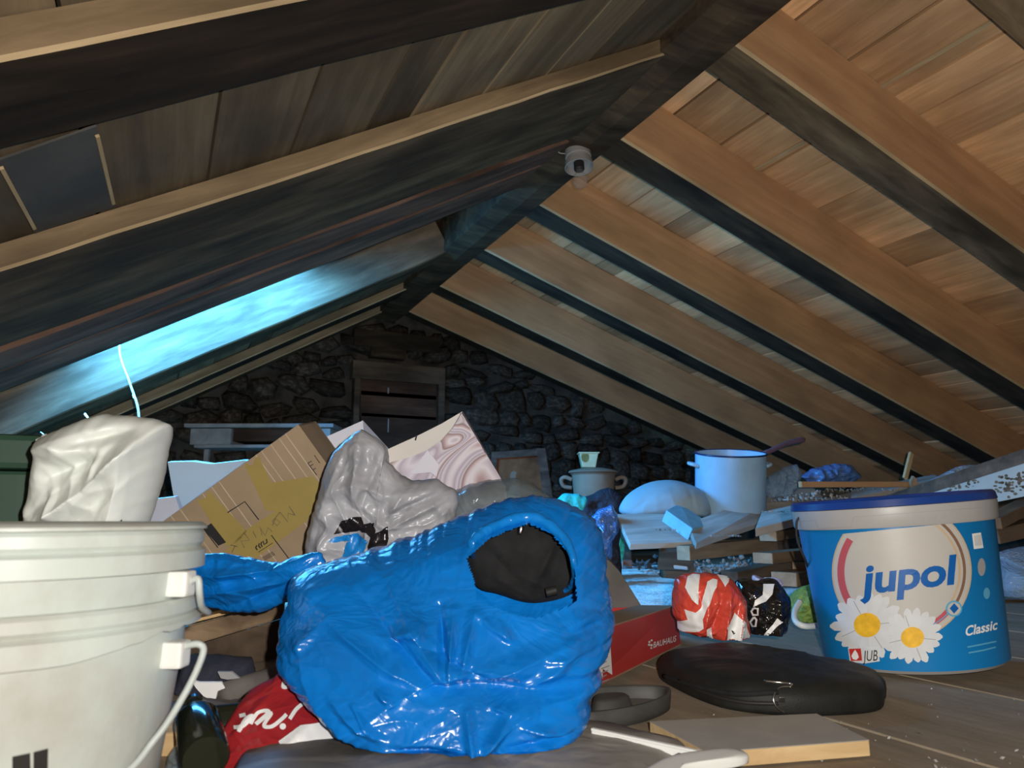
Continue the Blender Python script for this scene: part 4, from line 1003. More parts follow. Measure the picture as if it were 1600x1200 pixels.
# --- grey lidded pot with a small tin on it
pc_ = at(928, 790, 4.5); pc_.z = ztp+0.001
pot = thing('lidded_pot', pc_, 'dusty grey lidded cooking pot on the dark chest', 'pot')
hgt = at(928, 740, 4.5).z-ztp; rr = 0.133
lathe('body', [(0, 0), (rr*0.84, 0), (rr*0.88, 0.01), (rr, hgt-0.01), (rr*1.08, hgt), (rr*1.05, hgt+0.002), (rr*0.95, hgt-0.01), (0, 0.02)], Matrix.Translation(pc_), M['greypot'], pot, 40)
lathe('lid', [(rr*1.14, 0), (rr*1.16, 0.006), (rr*1.1, 0.014), (rr*0.5, 0.03), (0.0, 0.034), (0, 0.0)], Matrix.Translation(pc_+Vector((0, 0, hgt+0.004))), M['greypot'], pot, 40)
for sgn in (-1, 1):
    c = pc_+RT*sgn*rr*1.0+Vector((0, 0, hgt*0.72))
    tube('handle', smoothpath([c-UP*0.03, c+RT*sgn*0.05-UP*0.02, c+RT*sgn*0.065+UP*0.02, c+RT*sgn*0.04+UP*0.035, c+UP*0.02], 5), 0.013, M['greypot'], pot, 8)
tp = pc_+Vector((0, 0, hgt+0.036))-RT*0.03
tin = thing('small_tin', tp, 'small square cream tin standing on the lidded pot', 'tin')
Vt = []
for zz_, s in ((0, 0.041), (0.085, 0.057)):
    for a_, b_ in ((-1, -1), (1, -1), (1, 1), (-1, 1)): Vt.append(tp+RT*(s*a_)+Vector((FW.x, FW.y, 0))*(s*b_)+Vector((0, 0, zz_+0.001)))
tb = mk('body', Vt, BOXF, M['tin'], tin); bevel(tb, 0.004)
Mt = frame(tp+Vector((0, 0, 0.089)), RT, (0, 0, 1)); boxm('rim', (0.128, 0.128, 0.007), Mt, M['tin'], tin, 0.002)
printed('spot', tb, [disc(914, 714, 6, 20, 8)], M['moss'], 0.003, tb)

# --- cloths and wrappers by the chest
def small(name, pts, d, fr_, mat, lab, cat, seed, amp=0.012, scale=14, bk=0.03, zmin=FLOOR+0.002, **k):
    o = blob(name, pts, d, fr_, bk, mat, amp=amp, scale=scale, seed=seed, n=80, m=22, zmin=zmin, **k); return tag(o, lab, cat)
small('turquoise_cloth', [(866, 785), (880, 773), (905, 772), (918, 778), (912, 793), (900, 800), (895, 905), (870, 905)], 3.2, 0.06, M['teal'], 'turquoise cloth scrap beside the blue bag mouth', 'cloth', 31, jag=4, soft=False)
small('dark_rag', [(905, 790), (925, 775), (950, 765), (965, 772), (970, 800), (966, 830), (965, 905), (905, 905), (902, 815)], 3.35, 0.09, M['darkcloth'], 'dark plum rag heaped before the lidded pot', 'rag', 32, amp=0.035, scale=10, jag=6)
small('blue_wrapper', [(918, 815), (935, 800), (955, 790), (965, 805), (968, 825), (955, 835), (952, 915), (925, 915), (920, 835)], 3.0, 0.06, M['bluefilm2'], 'crinkled dull blue plastic wrapper below the dark rag', 'wrapper', 33, amp=0.025, scale=11, jag=6, soft=False)
small('mint_bag', [(942, 838), (955, 832), (968, 838), (976, 850), (970, 880), (945, 880)], 3.6, 0.05, M['mint'], 'bright mint green plastic bag scrap under the plank end', 'bag', 34, amp=0.02, scale=16)

# --- heap of planks
KD = 1.2
def plank(name, c4_, th, lab, mat='plank', cat='plank', grp='planks of the heap', up=None):
    q = [at(p[0], p[1], p[2]*KD) for p in c4_]; n = (q[1]-q[0]).cross(q[3]-q[0]).normalized()
    if n.z > 0: n = -n
    A = q[0]; e = q[1]-q[0]
    # local axes along the plank so the grain follows it
    L = e if e.length > (q[3]-q[0]).length else (q[3]-q[0])
    Mx = frame(sum(q, Vector((0, 0, 0)))/4, L, -n); Mi = Mx.inverted()
    v = [Mi @ p for p in q]+[Mi @ (p+n*th) for p in q]
    o = mk(name, v, BOXF, M[mat], M=Mx); bevel(o, 0.003); return tag(o, lab, cat, grp)
plank('plank', [(985, 851, 2.32), (1100, 846, 2.40), (1090, 802, 2.62), (963, 803, 2.55)], 0.022, 'dusty pale plank lying level at the left end of the heap')
plank('plank', [(1088, 850, 2.26), (1290, 782, 3.05), (1262, 752, 3.2), (1074, 817, 2.46)], 0.022, 'long dusty plank under the pale blue enamel pot')
plank('plank', [(1180, 826, 2.2), (1432, 762, 2.9), (1425, 748, 3.15), (1190, 800, 2.5)], 0.03, 'long rubble-strewn plank rising to the right behind the paint bucket')
plank('plank', [(1330, 778, 2.62), (1470, 748, 2.95), (1460, 741, 3.15), (1330, 766, 2.85)], 0.022, 'short dusty plank crossing above the paint bucket lid')
plank('dark_board', [(1028, 884, 2.42), (1080, 886, 2.36), (1092, 856, 2.30), (1032, 856, 2.36)], 0.02, 'dark brown board propped under the plank ends', 'oldwood', 'board')
def timber(c, e, w, h, lab, mat='timber', end=True):
    a, b = at(c[0], c[1], c[2]*KD), at(e[0], e[1], e[2]*KD); d = b-a; Mx = frame((a+b)/2, d, (0, 0, 1)); w *= KD; h *= KD
    o = boxm('timber', (d.length, w, h), Mx, M[mat], None, 0.003); tag(o, lab, 'timber', 'timbers of the heap')
    if end: boxm('sawn_end', (0.002, w*0.96, h*0.96), frame(a-d.normalized()*0.001, d, (0, 0, 1)), M['endgrain'], o, 0)
    return o
timber((1068, 864, 2.28), (1205, 850, 2.6), 0.05, 0.045, 'squared timber with a pale sawn end under the long plank')
timber((1085, 852, 2.5), (1250, 846, 2.9), 0.04, 0.03, 'brown batten lying just below the long plank', end=False)
timber((1192, 872, 1.95), (1290, 862, 2.15), 0.06, 0.028, 'pale edged timber beside the paint bucket bail')
timber((1140, 905, 1.95), (1300, 870, 2.4), 0.05, 0.04, 'brown timber behind the red and white bag', 'oldwood', False)
timber((1225, 905, 1.9), (1300, 895, 2.1), 0.07, 0.035, 'short timber behind the black and white bag')
timber((1252, 890, 2.0), (1330, 885, 2.2), 0.05, 0.04, 'short block end touching the paint bucket')
timber((1192, 800, 2.95), (1345, 772, 3.3), 0.04, 0.03, 'dark batten lying behind the rubble-strewn plank', 'oldwood', False)
timber((1200, 838, 2.3), (1290, 822, 2.55), 0.06, 0.03, 'brown batten end showing left of the paint bucket collar')
timber((1190, 850, 2.6), (1330, 836, 3.0), 0.06, 0.06, 'dark timber deep under the heap', 'oldwood', False)
def support(px, py, d, w, lab, mat='oldwood'):
    p = at(px, py, d); h = p.z-FLOOR-0.002
    o = boxm('prop_block', (w, w*0.8, h), frame((p.x, p.y, FLOOR+0.001+h/2), RT, (0, 0, 1)), M[mat], None, 0.004); return tag(o, lab, 'block', 'props under the heap')
support(1056, 857, 3.22, 0.13, 'dark wooden block propping the pale plank at the left end')
support(1215, 832, 3.45, 0.16, 'dark wooden block under the long plank by the enamel pot')
support(1385, 796, 3.45, 0.16, 'dark wooden block hidden behind the paint bucket under the plank', 'timber')
support(1500, 816, 2.55, 0.12, 'wooden block carrying the flowered board behind the paint bucket', 'timber')
b1 = thing('white_block', base_of(965, 880, 2.7), 'whitewashed brick on the floor beside the blue bag', 'block')
q0 = onz(945, 886); boxm('brick', (0.16, 0.07, 0.055), frame(onz(957, 893)+Vector((0, 0.05, 0.028)), RT, (0, 0, 1)), M['oldwhite'], b1, 0.004); boxm('brick_end', (0.055, 0.068, 0.054), frame(onz(987, 892.5)+Vector((0.0, 0.05, 0.028)), RT, (0, 0, 1)), M['brick'], b1, 0.004)
plank('foam_slab', [(1082, 826, 2.36), (1112, 820, 2.5), (1062, 786, 2.62), (1041, 797, 2.48)], 0.05, 'sky blue foam slab leaning on the planks', 'foam', 'foam', None)
small('pale_blue_pillow', [(968, 800), (978, 776), (1010, 756), (1045, 750), (1075, 756), (1100, 770), (1110, 800), (1090, 806), (1000, 806)], 3.25, 0.15, M['pillow'], 'pale blue stuffed sack lying behind the planks', 'sack', 36, amp=0.004, scale=6, bk=0.12, creases=[(1020, 760, 975, 800, 5, -0.006), (1068, 752, 1075, 800, 4, -0.006)])
plank('foam_offcut', [(1245, 842, 2.3), (1310, 842, 2.35), (1310, 826, 2.7), (1255, 826, 2.6)], 0.02, 'small pale panel lit blue behind the bucket bail', 'foam', 'panel', None)
plank('blue_chip', [(1052, 885, 2.36), (1074, 887, 2.34), (1075, 872, 2.36), (1054, 874, 2.38)], 0.015, 'small bright blue lit chip on the floor below the timber end', 'paleblue', 'chip', None)

# --- enamel pot and ladle
tiltax = RT; ang = math.radians(11)
pcen = at(1141, 797, 3.32)
zdir = (Matrix.Rotation(ang, 3, RT) @ Vector((0, 0, 1)))
Mp = frame(pcen-zdir*0.008, RT, zdir)
ep = thing('enamel_pot', pcen, 'pale blue enamel stock pot with a navy rim on the planks', 'pot')
R_, H_ = 0.155, 0.265
lathe('body', [(0, 0), (R_*0.94, 0), (R_*0.985, 0.008), (R_, 0.02), (R_, H_-0.004), (R_*1.0, H_), (R_*0.975, H_), (R_*0.97, 0.02), (0, 0.012)], Mp, M['enamel'], ep, 64)
tube('rim', [Mp @ Vector((R_*1.005*math.cos(t*PI/24), R_*1.005*math.sin(t*PI/24), H_)) for t in range(48)], 0.0042, M['enamel_rim'], ep, 8, closed=True)
def hpt(x, y, z): return Mp @ Vector((x, y, z))
tube('handle', smoothpath([hpt(-R_*0.98, -0.035, H_-0.055), hpt(-R_-0.022, -0.03, H_-0.048), hpt(-R_-0.032, 0, H_-0.046), hpt(-R_-0.022, 0.03, H_-0.048), hpt(-R_*0.98, 0.035, H_-0.055)], 6), 0.008, M['enamel'], ep, 8)
tube('handle', smoothpath([hpt(R_*0.98, -0.035, H_-0.055), hpt(R_+0.02, -0.02, H_-0.048), hpt(R_+0.02, 0.02, H_-0.048), hpt(R_*0.98, 0.035, H_-0.055)], 6), 0.008, M['enamel'], ep, 8)
lad = thing('ladle', pcen+Vector((0, 0, 0.01)), 'ladle with a bent purple brown handle resting in the enamel pot', 'ladle')
tube('handle', smoothpath([at(1150, 770, 3.36), at(1188, 715, 3.40), at(1205, 704, 3.43), at(1232, 692, 3.48), at(1256, 687, 3.53)], 6), [0.008]*8+[0.012]*12+[0.013]*4+[0.010], M['purple'], lad, 10)
lathe('bowl', [(0, 0), (0.03, 0.005), (0.045, 0.03), (0.043, 0.03), (0.028, 0.008), (0, 0.003)], frame(at(1145, 782, 3.36), RT, zdir), M['purple'], lad, 24)

# --- wrappers and sticks to the right of the pot
small('bubble_wrap', [(1194, 768), (1200, 745), (1225, 730), (1245, 725), (1252, 738), (1250, 760), (1235, 775), (1200, 780)], 3.45, 0.05, M['clearblue'], 'crumpled sheet of bubble wrap beside the enamel pot', 'wrap', 41, amp=0.022, scale=14, soft=False)
small('blue_sheeting', [(1252, 745), (1270, 733), (1300, 726), (1330, 727), (1345, 745), (1330, 754), (1270, 756)], 3.6, 0.05, M['bluefilm2'], 'dull blue plastic sheeting behind the pale stick', 'sheeting', 42, amp=0.025, scale=10, soft=False, jag=4)
a, b = at(1250, 757, 3.05), at(1432, 757, 3.3); st = boxm('pale_stick', ((b-a).length, 0.02, 0.024), frame((a+b)/2, b-a, (0, 0, 1)), M['raft_r'], None, 0.002); tag(st, 'long pale square stick lying across the heap', 'stick')
sk = thing('wooden_stake', at(1428, 768, 3.2), 'short split wooden stake at the end of the pale stick', 'stake'); poly_prism('stake', [at(x, y, 3.24) for x, y in ((1423, 770), (1436, 770), (1432, 748), (1428, 744), (1424, 752))], FW*0.02, M['endgrain'], sk)
small('clear_wrapper', [(1432, 770), (1445, 755), (1470, 742), (1500, 728), (1530, 727), (1548, 735), (1500, 755), (1460, 768)], 2.65, 0.02, M['clearblue'], 'clear film strip lying along the dark rail', 'film', 43, amp=0.01, scale=20, bk=0.01)

# --- long white board with brown flowers, right
fbd = thing('flowered_board', at(1560, 800, 2.05), 'long white board with brown flower pattern and dark rail', 'board')
FQ = [at(1395, 818, 2.35), at(1640, 768, 1.85), at(1640, 712, 1.88), at(1395, 790, 2.38)]
fpn = hexa('panel', FQ, FW*0.02, M['floral'], fbd, 0.002)
up_ = (FQ[2]-FQ[1]).normalized()
hexa('rail', [FQ[3], FQ[2], FQ[2]+up_*0.028, FQ[3]+up_*0.028], FW*0.045-up_*0.0, M['oldwood'], fbd, 0.003)
rn = random.Random(3)
for cx, cy, sx, sy, n in ((1577, 758, 24, 16, 60), (1505, 757, 26, 13, 40), (1598, 746, 10, 8, 12)):
    pol = []
    for k in range(n):
        t, r_ = rn.uniform(0, 2*PI), math.sqrt(rn.random()); x, y = cx+sx*r_*math.cos(t), cy+sy*r_*math.sin(t)-(x-cx)*0.2 if k else cy
        pol.append(disc(x, y, rn.uniform(1.6, 3.6), 8, rn.uniform(1.2, 2.6)))
    tag(printed('flower_bunch', fpn, pol, M['flower'], 0.0012, fpn, 30), kind='stuff')
timber((1548, 818, 1.95), (1640, 770, 2.3), 0.05, 0.03, 'brown batten sloping under the flowered board', end=False)
timber((1545, 838, 2.0), (1660, 812, 2.1), 0.06, 0.04, 'dark batten lowest under the flowered board', 'oldwood', False)
timber((1424, 708, 3.2), (1414, 748, 3.15), 0.012, 0.024, 'broken pale board stub standing under the last rafters', 'newwood', False)
small('clear_sack', [(1550, 866), (1575, 858), (1612, 852), (1640, 880), (1640, 930), (1600, 936), (1560, 930), (1552, 915), (1562, 890)], 1.95, 0.08, M['clearblue'], 'clear plastic sack on the floor at the right edge', 'sack', 44, amp=0.02, scale=8, soft=False)

# --- red carton
rc = thing('red_carton', base_of(1000, 1050, 1.4), 'long red cardboard carton with white lettering beside the blue bag', 'carton')
TLr, TRr = at(915, 990, 1.10), at(1056, 946, 1.62); BLr, BRr = at(915, 1094, 1.10), at(1066, 1014, 1.62)
BRr = Vector((TRr.x+0.01, TRr.y, FLOOR+0.003)); BLr.z = max(BLr.z, FLOOR+0.02)
sidev = Vector((-0.20, 0.03, 0))
rf = hexa('front_panel', [BLr, BRr, TRr, TLr], sidev.normalized()*0.004, M['redcard'], rc, 0.0008)
hexa('end_panel', [BRr, BRr+sidev, TRr+sidev, TRr], -(TRr-TLr).normalized()*0.004, M['redcard'], rc, 0.0008)
hexa('end_panel', [BLr, BLr+sidev, TLr+sidev, TLr], (TRr-TLr).normalized()*0.004, M['redcard'], rc, 0.0008)
hexa('back_panel', [BLr+sidev, BRr+sidev, TRr+sidev, TLr+sidev], -sidev.normalized()*0.004, M['redcard'], rc, 0.0008)
hexa('base_panel', [BLr, BRr, BRr+sidev, BLr+sidev], Vector((0, 0, 0.003)), M['card_d'], rc, 0)
hexa('top_flap', [TLr, TRr, TRr+sidev*0.45+Vector((0, 0, 0.004)), TLr+sidev*0.45+Vector((0, 0, 0.004))], Vector((0, 0, -0.002)), M['card'], rc, 0)
tw_ = text2d('BAUHAUS', (1019.5, 1012.5), (36, -10.5), (1.5, -13.5), 0.015, 0)
_pr = printed('lettering', rf, [], M['print_white'], 0.0008, rf, 30, tw_)
_pr = printed('logo', rf, [disc(1014, 1003, 1.7, 10), disc(1017.5, 1000.5, 1.7, 10), disc(1013.5, 1007.5, 1.9, 10), disc(1017.3, 1008, 2.0, 10), disc(1017, 1012.5, 1.6, 10)], M['print_white'], 0.0008, rf, 30)
_pr = printed('paper_label', rf, [[(925, 1020), (953, 1008), (957, 1070), (925, 1083)]], M['print_white'], 0.0008, rf, 30)
lines = []
for k in range(7): lines.append([(938, 1024+k*7), (951-(k % 3)*2, 1019+k*7)])
_pr = printed('label_text', rf, strokes(lines, 1.6), M['print_grey'], 0.0012, rf, 30)
gf = poly_prism('grey_flap', [at(x, y, 1.75) for x, y in ((930, 872), (952, 876), (968, 893), (985, 920), (1004, 950), (1000, 1000), (930, 1000))], FW*0.05, M['greycard'])
tag(gf, 'grey rounded felt piece between the blue bag and red carton', 'felt')

# --- red and white bag, black and white bag
rw = blob('red_white_bag', [(1052, 935), (1056, 905), (1075, 898), (1110, 896), (1135, 900), (1152, 915), (1162, 940), (1166, 965), (1170, 1000), (1160, 1022), (1145, 1034), (1125, 1028), (1108, 1012), (1098, 990), (1075, 986), (1060, 982), (1054, 960)], 1.46, 0.07, 0.05, M['redfilm'],
          creases=[(1095, 905, 1085, 980, 10, 0.012), (1130, 905, 1110, 1000, 10, 0.014), (1150, 930, 1130, 1010, 9, 0.012), (1075, 900, 1090, 945, 8, -0.010), (1115, 920, 1098, 975, 7, -0.012)], amp=0.009, scale=13, seed=51, n=150, m=44, zmin=FLOOR+0.05, jag=4, soft=False)
tag(rw, 'crumpled red and white carrier bag on the black laptop bag', 'bag')
ZR = lambda pts: [(1020+x/6, 840+y/6) for x, y in pts]
for _pl in [ZR([(330, 365), (380, 345), (440, 350), (435, 430), (420, 630), (370, 580), (305, 470)]), ZR([(510, 420), (560, 390), (605, 400), (595, 470), (560, 540), (505, 690), (475, 770), (400, 700), (450, 660), (480, 540)]),
        ZR([(600, 350), (715, 370), (710, 420), (680, 470), (650, 420)]), ZR([(235, 780), (330, 770), (300, 670), (400, 700), (470, 700), (480, 850), (430, 880), (300, 880), (240, 870)]),
        ZR([(500, 860), (540, 840), (560, 930), (620, 975), (690, 960), (700, 850), (760, 700), (870, 800), (880, 860), (920, 960), (900, 1060), (830, 1110), (760, 1165), (640, 1080), (560, 1000), (510, 940)])]: printed('white_print', rw, [_pl], M['print_white'], 0.0016, rw, 4)
_rp = printed('red_print', rw, [ZR([(830, 940), (890, 960), (880, 1040), (840, 1060)])], M['print_red'], 0.0024, rw, 4)
_pr = printed('small_print', rw, [ZR([(732, 865), (775, 895), (760, 905), (738, 885)])], M['print_black'], 0.0024, rw, 4)
bw = blob('black_white_bag', [(1150, 912), (1165, 905), (1190, 908), (1205, 905), (1222, 918), (1231, 935), (1230, 960), (1222, 985), (1210, 1008), (1195, 1020), (1180, 1026), (1168, 1018), (1164, 980), (1160, 945)], 1.50, 0.06, 0.05, M['blackfilm'],
          creases=[(1175, 930, 1165, 1000, 8, 0.012), (1205, 925, 1195, 1000, 9, 0.010), (1215, 960, 1180, 1010, 8, 0.010)], amp=0.010, scale=15, seed=52, n=130, m=40, zmin=FLOOR+0.05, jag=4)
tag(bw, 'glossy black and white carrier bag beside the red and white bag', 'bag')
for _pl in [ZR([(1035, 440), (1140, 440), (1120, 540), (1060, 600), (945, 650), (960, 590), (1030, 540)]), ZR([(1020, 940), (1170, 755), (1215, 790), (1190, 815), (1050, 945)]), ZR([(1010, 1010), (1080, 960), (1130, 1030), (1040, 1060)]), ZR([(920, 1080), (1000, 1065), (960, 1100), (905, 1112)])]: printed('white_print', bw, [_pl], M['print_white'], 0.0016, bw, 4)
_pr = printed('ring_print', bw, strokes([ZR([(950, 660), (990, 665), (990, 725), (945, 725), (930, 690), (950, 660)]), ZR([(955, 745), (978, 770), (970, 830), (940, 830), (920, 790), (955, 745)])], 3.2), M['print_white'], 0.0016, bw, 4)
small('lilac_wrapper', [(1176, 905), (1180, 900), (1200, 908), (1218, 905), (1222, 912), (1215, 918), (1200, 915), (1180, 910)], 1.56, 0.03, M['lilac'], 'lilac white twisted wrapper on the black and white bag', 'wrapper', 53, amp=0.01, scale=20, zmin=-0.5)
small('green_net', [(1232, 945), (1240, 928), (1258, 916), (1285, 915), (1290, 950), (1285, 968), (1250, 970), (1235, 965)], 1.78, 0.06, M['greennet'], 'green mesh net bag behind the paint bucket', 'net', 54, amp=0.012, scale=22)
tag(tube('white_hose', smoothpath([at(1250, 940, 1.74), at(1242, 955, 1.7), at(1243, 970, 1.66), at(1255, 978, 1.64), at(1275, 978, 1.66), at(1300, 974, 1.7)], 6), 0.007, M['hose'], seg=8), 'cream plastic hose bent in a hook beside the paint bucket', 'hose')

# --- black laptop bag
lb = pad('laptop_bag', [(1030, 1058), (1060, 1078), (1110, 1100), (1160, 1112), (1240, 1119), (1320, 1117), (1366, 1112), (1380, 1104), (1381, 1094), (1376, 1086), (1290, 1066), (1200, 1048), (1110, 1040), (1050, 1048)], 0.047, M['blackbag'], amp=0.005, scale=8, seed=61, round_=0.35, n=160, m=20)
tag(lb, 'black nylon laptop bag lying flat before the paint bucket', 'bag')
bl = surf(lb)
def onbag(px, py, off=0.003):
    d = ray(px, py).normalized(); h = bl.ray_cast(Vector((0, 0, 0)), d)[0]; return (h if h is not None else onz(px, py, FLOOR+0.03))-FW*off
tube('zip', smoothpath([onbag(1060, 1062), onbag(1110, 1084), onbag(1160, 1096), onbag(1215, 1098)], 5), 0.003, M['ink'], lb, 6)
tube('piping', smoothpath([onbag(1036, 1055), onbag(1090, 1072), onbag(1150, 1083), onbag(1215, 1080)], 5), 0.004, M['blackcloth'], lb, 6)
tube('d_ring', smoothpath([onbag(1233, 1070, 0.006), onbag(1215, 1072, 0.006), onbag(1206, 1088, 0.006), onbag(1212, 1103, 0.006), onbag(1226, 1113, 0.004)], 5), 0.0013, M['metal'], lb, 6)
tube('buckle', smoothpath([onbag(1192, 1062, 0.004), onbag(1215, 1064, 0.005), onbag(1234, 1066, 0.006), onbag(1232, 1071, 0.006)], 4), 0.0016, M['metal'], lb, 6)
boxm('stud', (0.008, 0.003, 0.008), frame(onbag(1220, 1091, 0.004), RT, UP), M['metal'], lb, 0.001)
strap = [onbag(1380, 1095, 0.0), onbag(1384, 1085, 0.0)]

# --- dark tray with a raised rim
trayc = [onz(x, y) for x, y in ((905, 1142), (960, 1139), (1010, 1128), (1040, 1115), (1047, 1105), (1035, 1098), (990, 1096), (940, 1099), (900, 1105), (880, 1120))]
tray = thing('oval_tray', sum(trayc, Vector((0, 0, 0)))/10, 'dark grey oval rubber tray half under the blue bag', 'tray')
rg = resample([Vector((p.x, p.y)) for p in smoothpath(trayc, 6, True)], 60); rc0 = sum(rg, Vector((0, 0)))/60
V = []; F = []
for s_, z_ in ((1.0, 0.001), (1.02, 0.012), (1.03, 0.024), (0.97, 0.025), (0.93, 0.022), (0.92, 0.006)): V += [Vector((*(rc0+(p-rc0)*s_), FLOOR+z_)) for p in rg]
for j in range(5):
    for i in range(60): k = (i+1) % 60; F.append((j*60+i, j*60+k, (j+1)*60+k, (j+1)*60+i))
F.append(tuple(range(60))[::-1]); fixn(mk('rim', V, F, M['greyrub'], tray, smooth=True))
mk('base', [Vector((*(rc0+(p-rc0)*0.93), FLOOR+0.006)) for p in rg], [tuple(range(60))], M['greycard'], tray)
pad('hump', [(930, 1118), (965, 1117), (988, 1108), (980, 1101), (950, 1101), (925, 1105)], 0.02, M['greyrub'], tray, z0=FLOOR+0.007, n=40, m=8, round_=0.8)

# --- paint bucket
bfl = onz(1430, 1061); bd = Vector((bfl.x, bfl.y, 0)).normalized()
RB, RTp, HB = 0.160, 0.183, 0.297
bcen = Vector((bfl.x, bfl.y, FLOOR))+bd*(RB*0.93)
rollax = Vector((FW.x, FW.y, 0)).normalized()
Rm = Matrix.Rotation(math.radians(-4.2), 4, rollax)
pb = thing('paint_bucket', bcen, 'blue paint bucket with a daisy label and navy lid', 'bucket')
Mb = Matrix.Translation(bcen+Vector((0, 0, 0.0135))) @ Rm
rat = lambda z: RB+(RTp*0.955-RB)*z/(HB*0.86)
bb = lathe('body', [(0, 0.004), (RB-0.006, 0.0), (RB, 0.006)]+[(rat(HB*0.86*k/8), 0.006+(HB*0.86-0.006)*k/8) for k in range(1, 9)]+[(RTp*0.93, HB*0.88), (0, HB*0.88)], Mb, [M['bucket_blue'], M['bucket_white']], pb, 96, midx=[1, 1]+[0]*8+[1, 1])
z0_, z1_ = HB*0.855, HB*0.975
col = lathe('collar', [(RTp*0.945, z0_+0.004), (RTp*0.985, z0_), (RTp*0.995, z0_+0.004), (RTp*1.005, z1_-0.004), (RTp*1.002, z1_), (RTp*0.95, z1_)], Mb, M['bucket_white'], pb, 96)
ld = lathe('lid', [(0, HB+0.0), (RTp*0.90, HB+0.0), (RTp*0.93, HB+0.008), (RTp*0.975, HB+0.010), (RTp*1.0, HB+0.006), (RTp*1.012, HB-0.006), (RTp*1.005, z1_+0.0005), (RTp*0.97, z1_+0.0005), (0, z1_+0.002)], Mb, M['lid_blue'], pb, 96)
C_ = (1409, 893); CL = ((1245, 841), (1535, 813))
cp = lambda polys: [clip(p, *CL) for p in polys]
targ = [bb]
printed('label_ring', targ, cp([disc(*C_, 109, 64)]), M['tan'], 0.0005, bb)
printed('label_ring', targ, cp([disc(*C_, 106.5, 64)]), M['cream'], 0.0009, bb)
printed('rose_arc', targ, cp(arcband(C_[0], C_[1], 89, 100, 145, 212, 30)), M['rose'], 0.0013, bb)
printed('rose_arc', targ, arcband(C_[0], C_[1], 90, 99, 40, 64, 12), M['rose'], 0.0013, bb)
printed('brown_arc', targ, cp(arcband(C_[0], C_[1], 95, 99.5, -55, 34, 40)), M['brownp'], 0.0013, bb)
printed('tan_arc', targ, cp(arcband(C_[0], C_[1], 88, 91.5, -55, 34, 40)), M['tan'], 0.0013, bb)
printed('pale_disc', targ, cp([disc(C_[0], C_[1], 86, 64)]), M['cream'], 0.0014, bb)
tw_ = text2d('jupol', (1350, 926.5), (138, -15.5), (5, -64), 0.028, 0, 0.98)
printed('wordmark', targ, [], M['word_blue'], 0.0048, bb, 10, tw_)
def daisy(cx, cy, rc_, rp, n, ph, off):
    pet = []; rn = random.Random(int(cx))
    for k in range(n):
        a = ph+2*PI*k/n+rn.uniform(-0.06, 0.06); L = rp*rn.uniform(0.86, 1.06); w = rp*0.15
        d = Vector((math.cos(a), math.sin(a)*0.98)); s = Vector((-d.y, d.x)); c0 = Vector((cx, cy))
        pet.append([c0+d*rc_*0.6-s*w*0.4, c0+d*L*0.62-s*w, c0+d*L*0.88-s*w*0.85, c0+d*L-s*w*0.2, c0+d*L+s*w*0.25, c0+d*L*0.88+s*w*0.85, c0+d*L*0.62+s*w, c0+d*rc_*0.6+s*w*0.4])
        if k % 2 == 0: printed('petal', targ, [pet[-1]], M['petal'], off, bb, 14)
        else: printed('petal', targ, [pet[-1]], M['petal'], off+0.0004, bb, 14)
    printed('petal_gap', targ, strokes([[(cx+rc_*math.cos(a), cy+rc_*math.sin(a)), (cx+rp*0.78*math.cos(a), cy+rp*0.78*math.sin(a))] for a in (ph-0.2, ph+0.9, ph+2.6, ph+4.1)], 1.1), M['print_grey'], off+0.0008, bb, 14)
    printed('daisy_centre', targ, [disc(cx, cy, rc_, 30, rc_*0.93)], M['yellow'], off+0.0010, bb)
daisy(1356, 976, 20.5, 55, 19, 0.1, 0.0022); daisy(1425.5, 995, 17.5, 46, 18, 0.3, 0.0034)
printed('maker_mark', targ, [[(1328, 1011), (1360, 1010), (1374, 1010), (1376, 1032), (1352, 1036), (1331, 1033)]], M['petal'], 0.0052, bb)
printed('maker_mark', targ, [[(1329.5, 1013), (1347.5, 1012), (1349.5, 1031), (1333, 1032)]], M['print_red'], 0.0054, bb)
printed('maker_drop', targ, [[(1339, 1014), (1343, 1020), (1345, 1026), (1341, 1030), (1336, 1029), (1333.5, 1024), (1336, 1019)]], M['print_white'], 0.0058, bb)
printed('maker_name', targ, [], M['ink'], 0.0056, bb, 10, text2d('JUB', (1352, 1032), (21, -1), (1.2, -24), 0.0))
printed('badge', targ, [disc(1489, 950.5, 12.5, 30)], M['skyblue'], 0.0030, bb); printed('badge', targ, [disc(1489, 950.5, 10, 30)], M['cream'], 0.0033, bb)
printed('badge', targ, [[(1489, 942), (1496, 950), (1489, 958), (1482, 950)]], M['word_blue'], 0.0036, bb)
printed('badge_line', targ, strokes([[(1480, 958), (1470, 967), (1455, 977), (1443, 984)]], 1.6), M['skyblue'], 0.0030, bb)
printed('grade_word', targ, [], M['print_white'], 0.0008, bb, 8, text2d('Classic', (1507, 994), (50, -11), (2.5, -22), 0.022))
_pr = printed('small_print', targ, strokes([[(1511, 1011), (1532, 1007), (1556, 1002)], [(1513, 1020), (1535, 1016), (1555, 1011)]], 2.2), M['skyblue'], 0.0008, bb, 10)
printed('barcode_patch', targ, [[(1518, 834), (1532, 832), (1536, 856), (1521, 858)]], M['print_white'], 0.0008, bb)
_pr = printed('barcode', targ, strokes([[(1522+i*2.2, 836.5-i*.3), (1523.6+i*2.2, 853-i*.3)] for i in range(5)], 0.9), M['print_grey'], 0.0012, bb)
printed('side_icon', targ, [disc(1533, 886, 6, 24, 14)], M['print_grey'], 0.0008, bb); printed('side_icon', targ, [disc(1541, 927, 5, 20, 9)], M['skyblue'], 0.0008, bb)
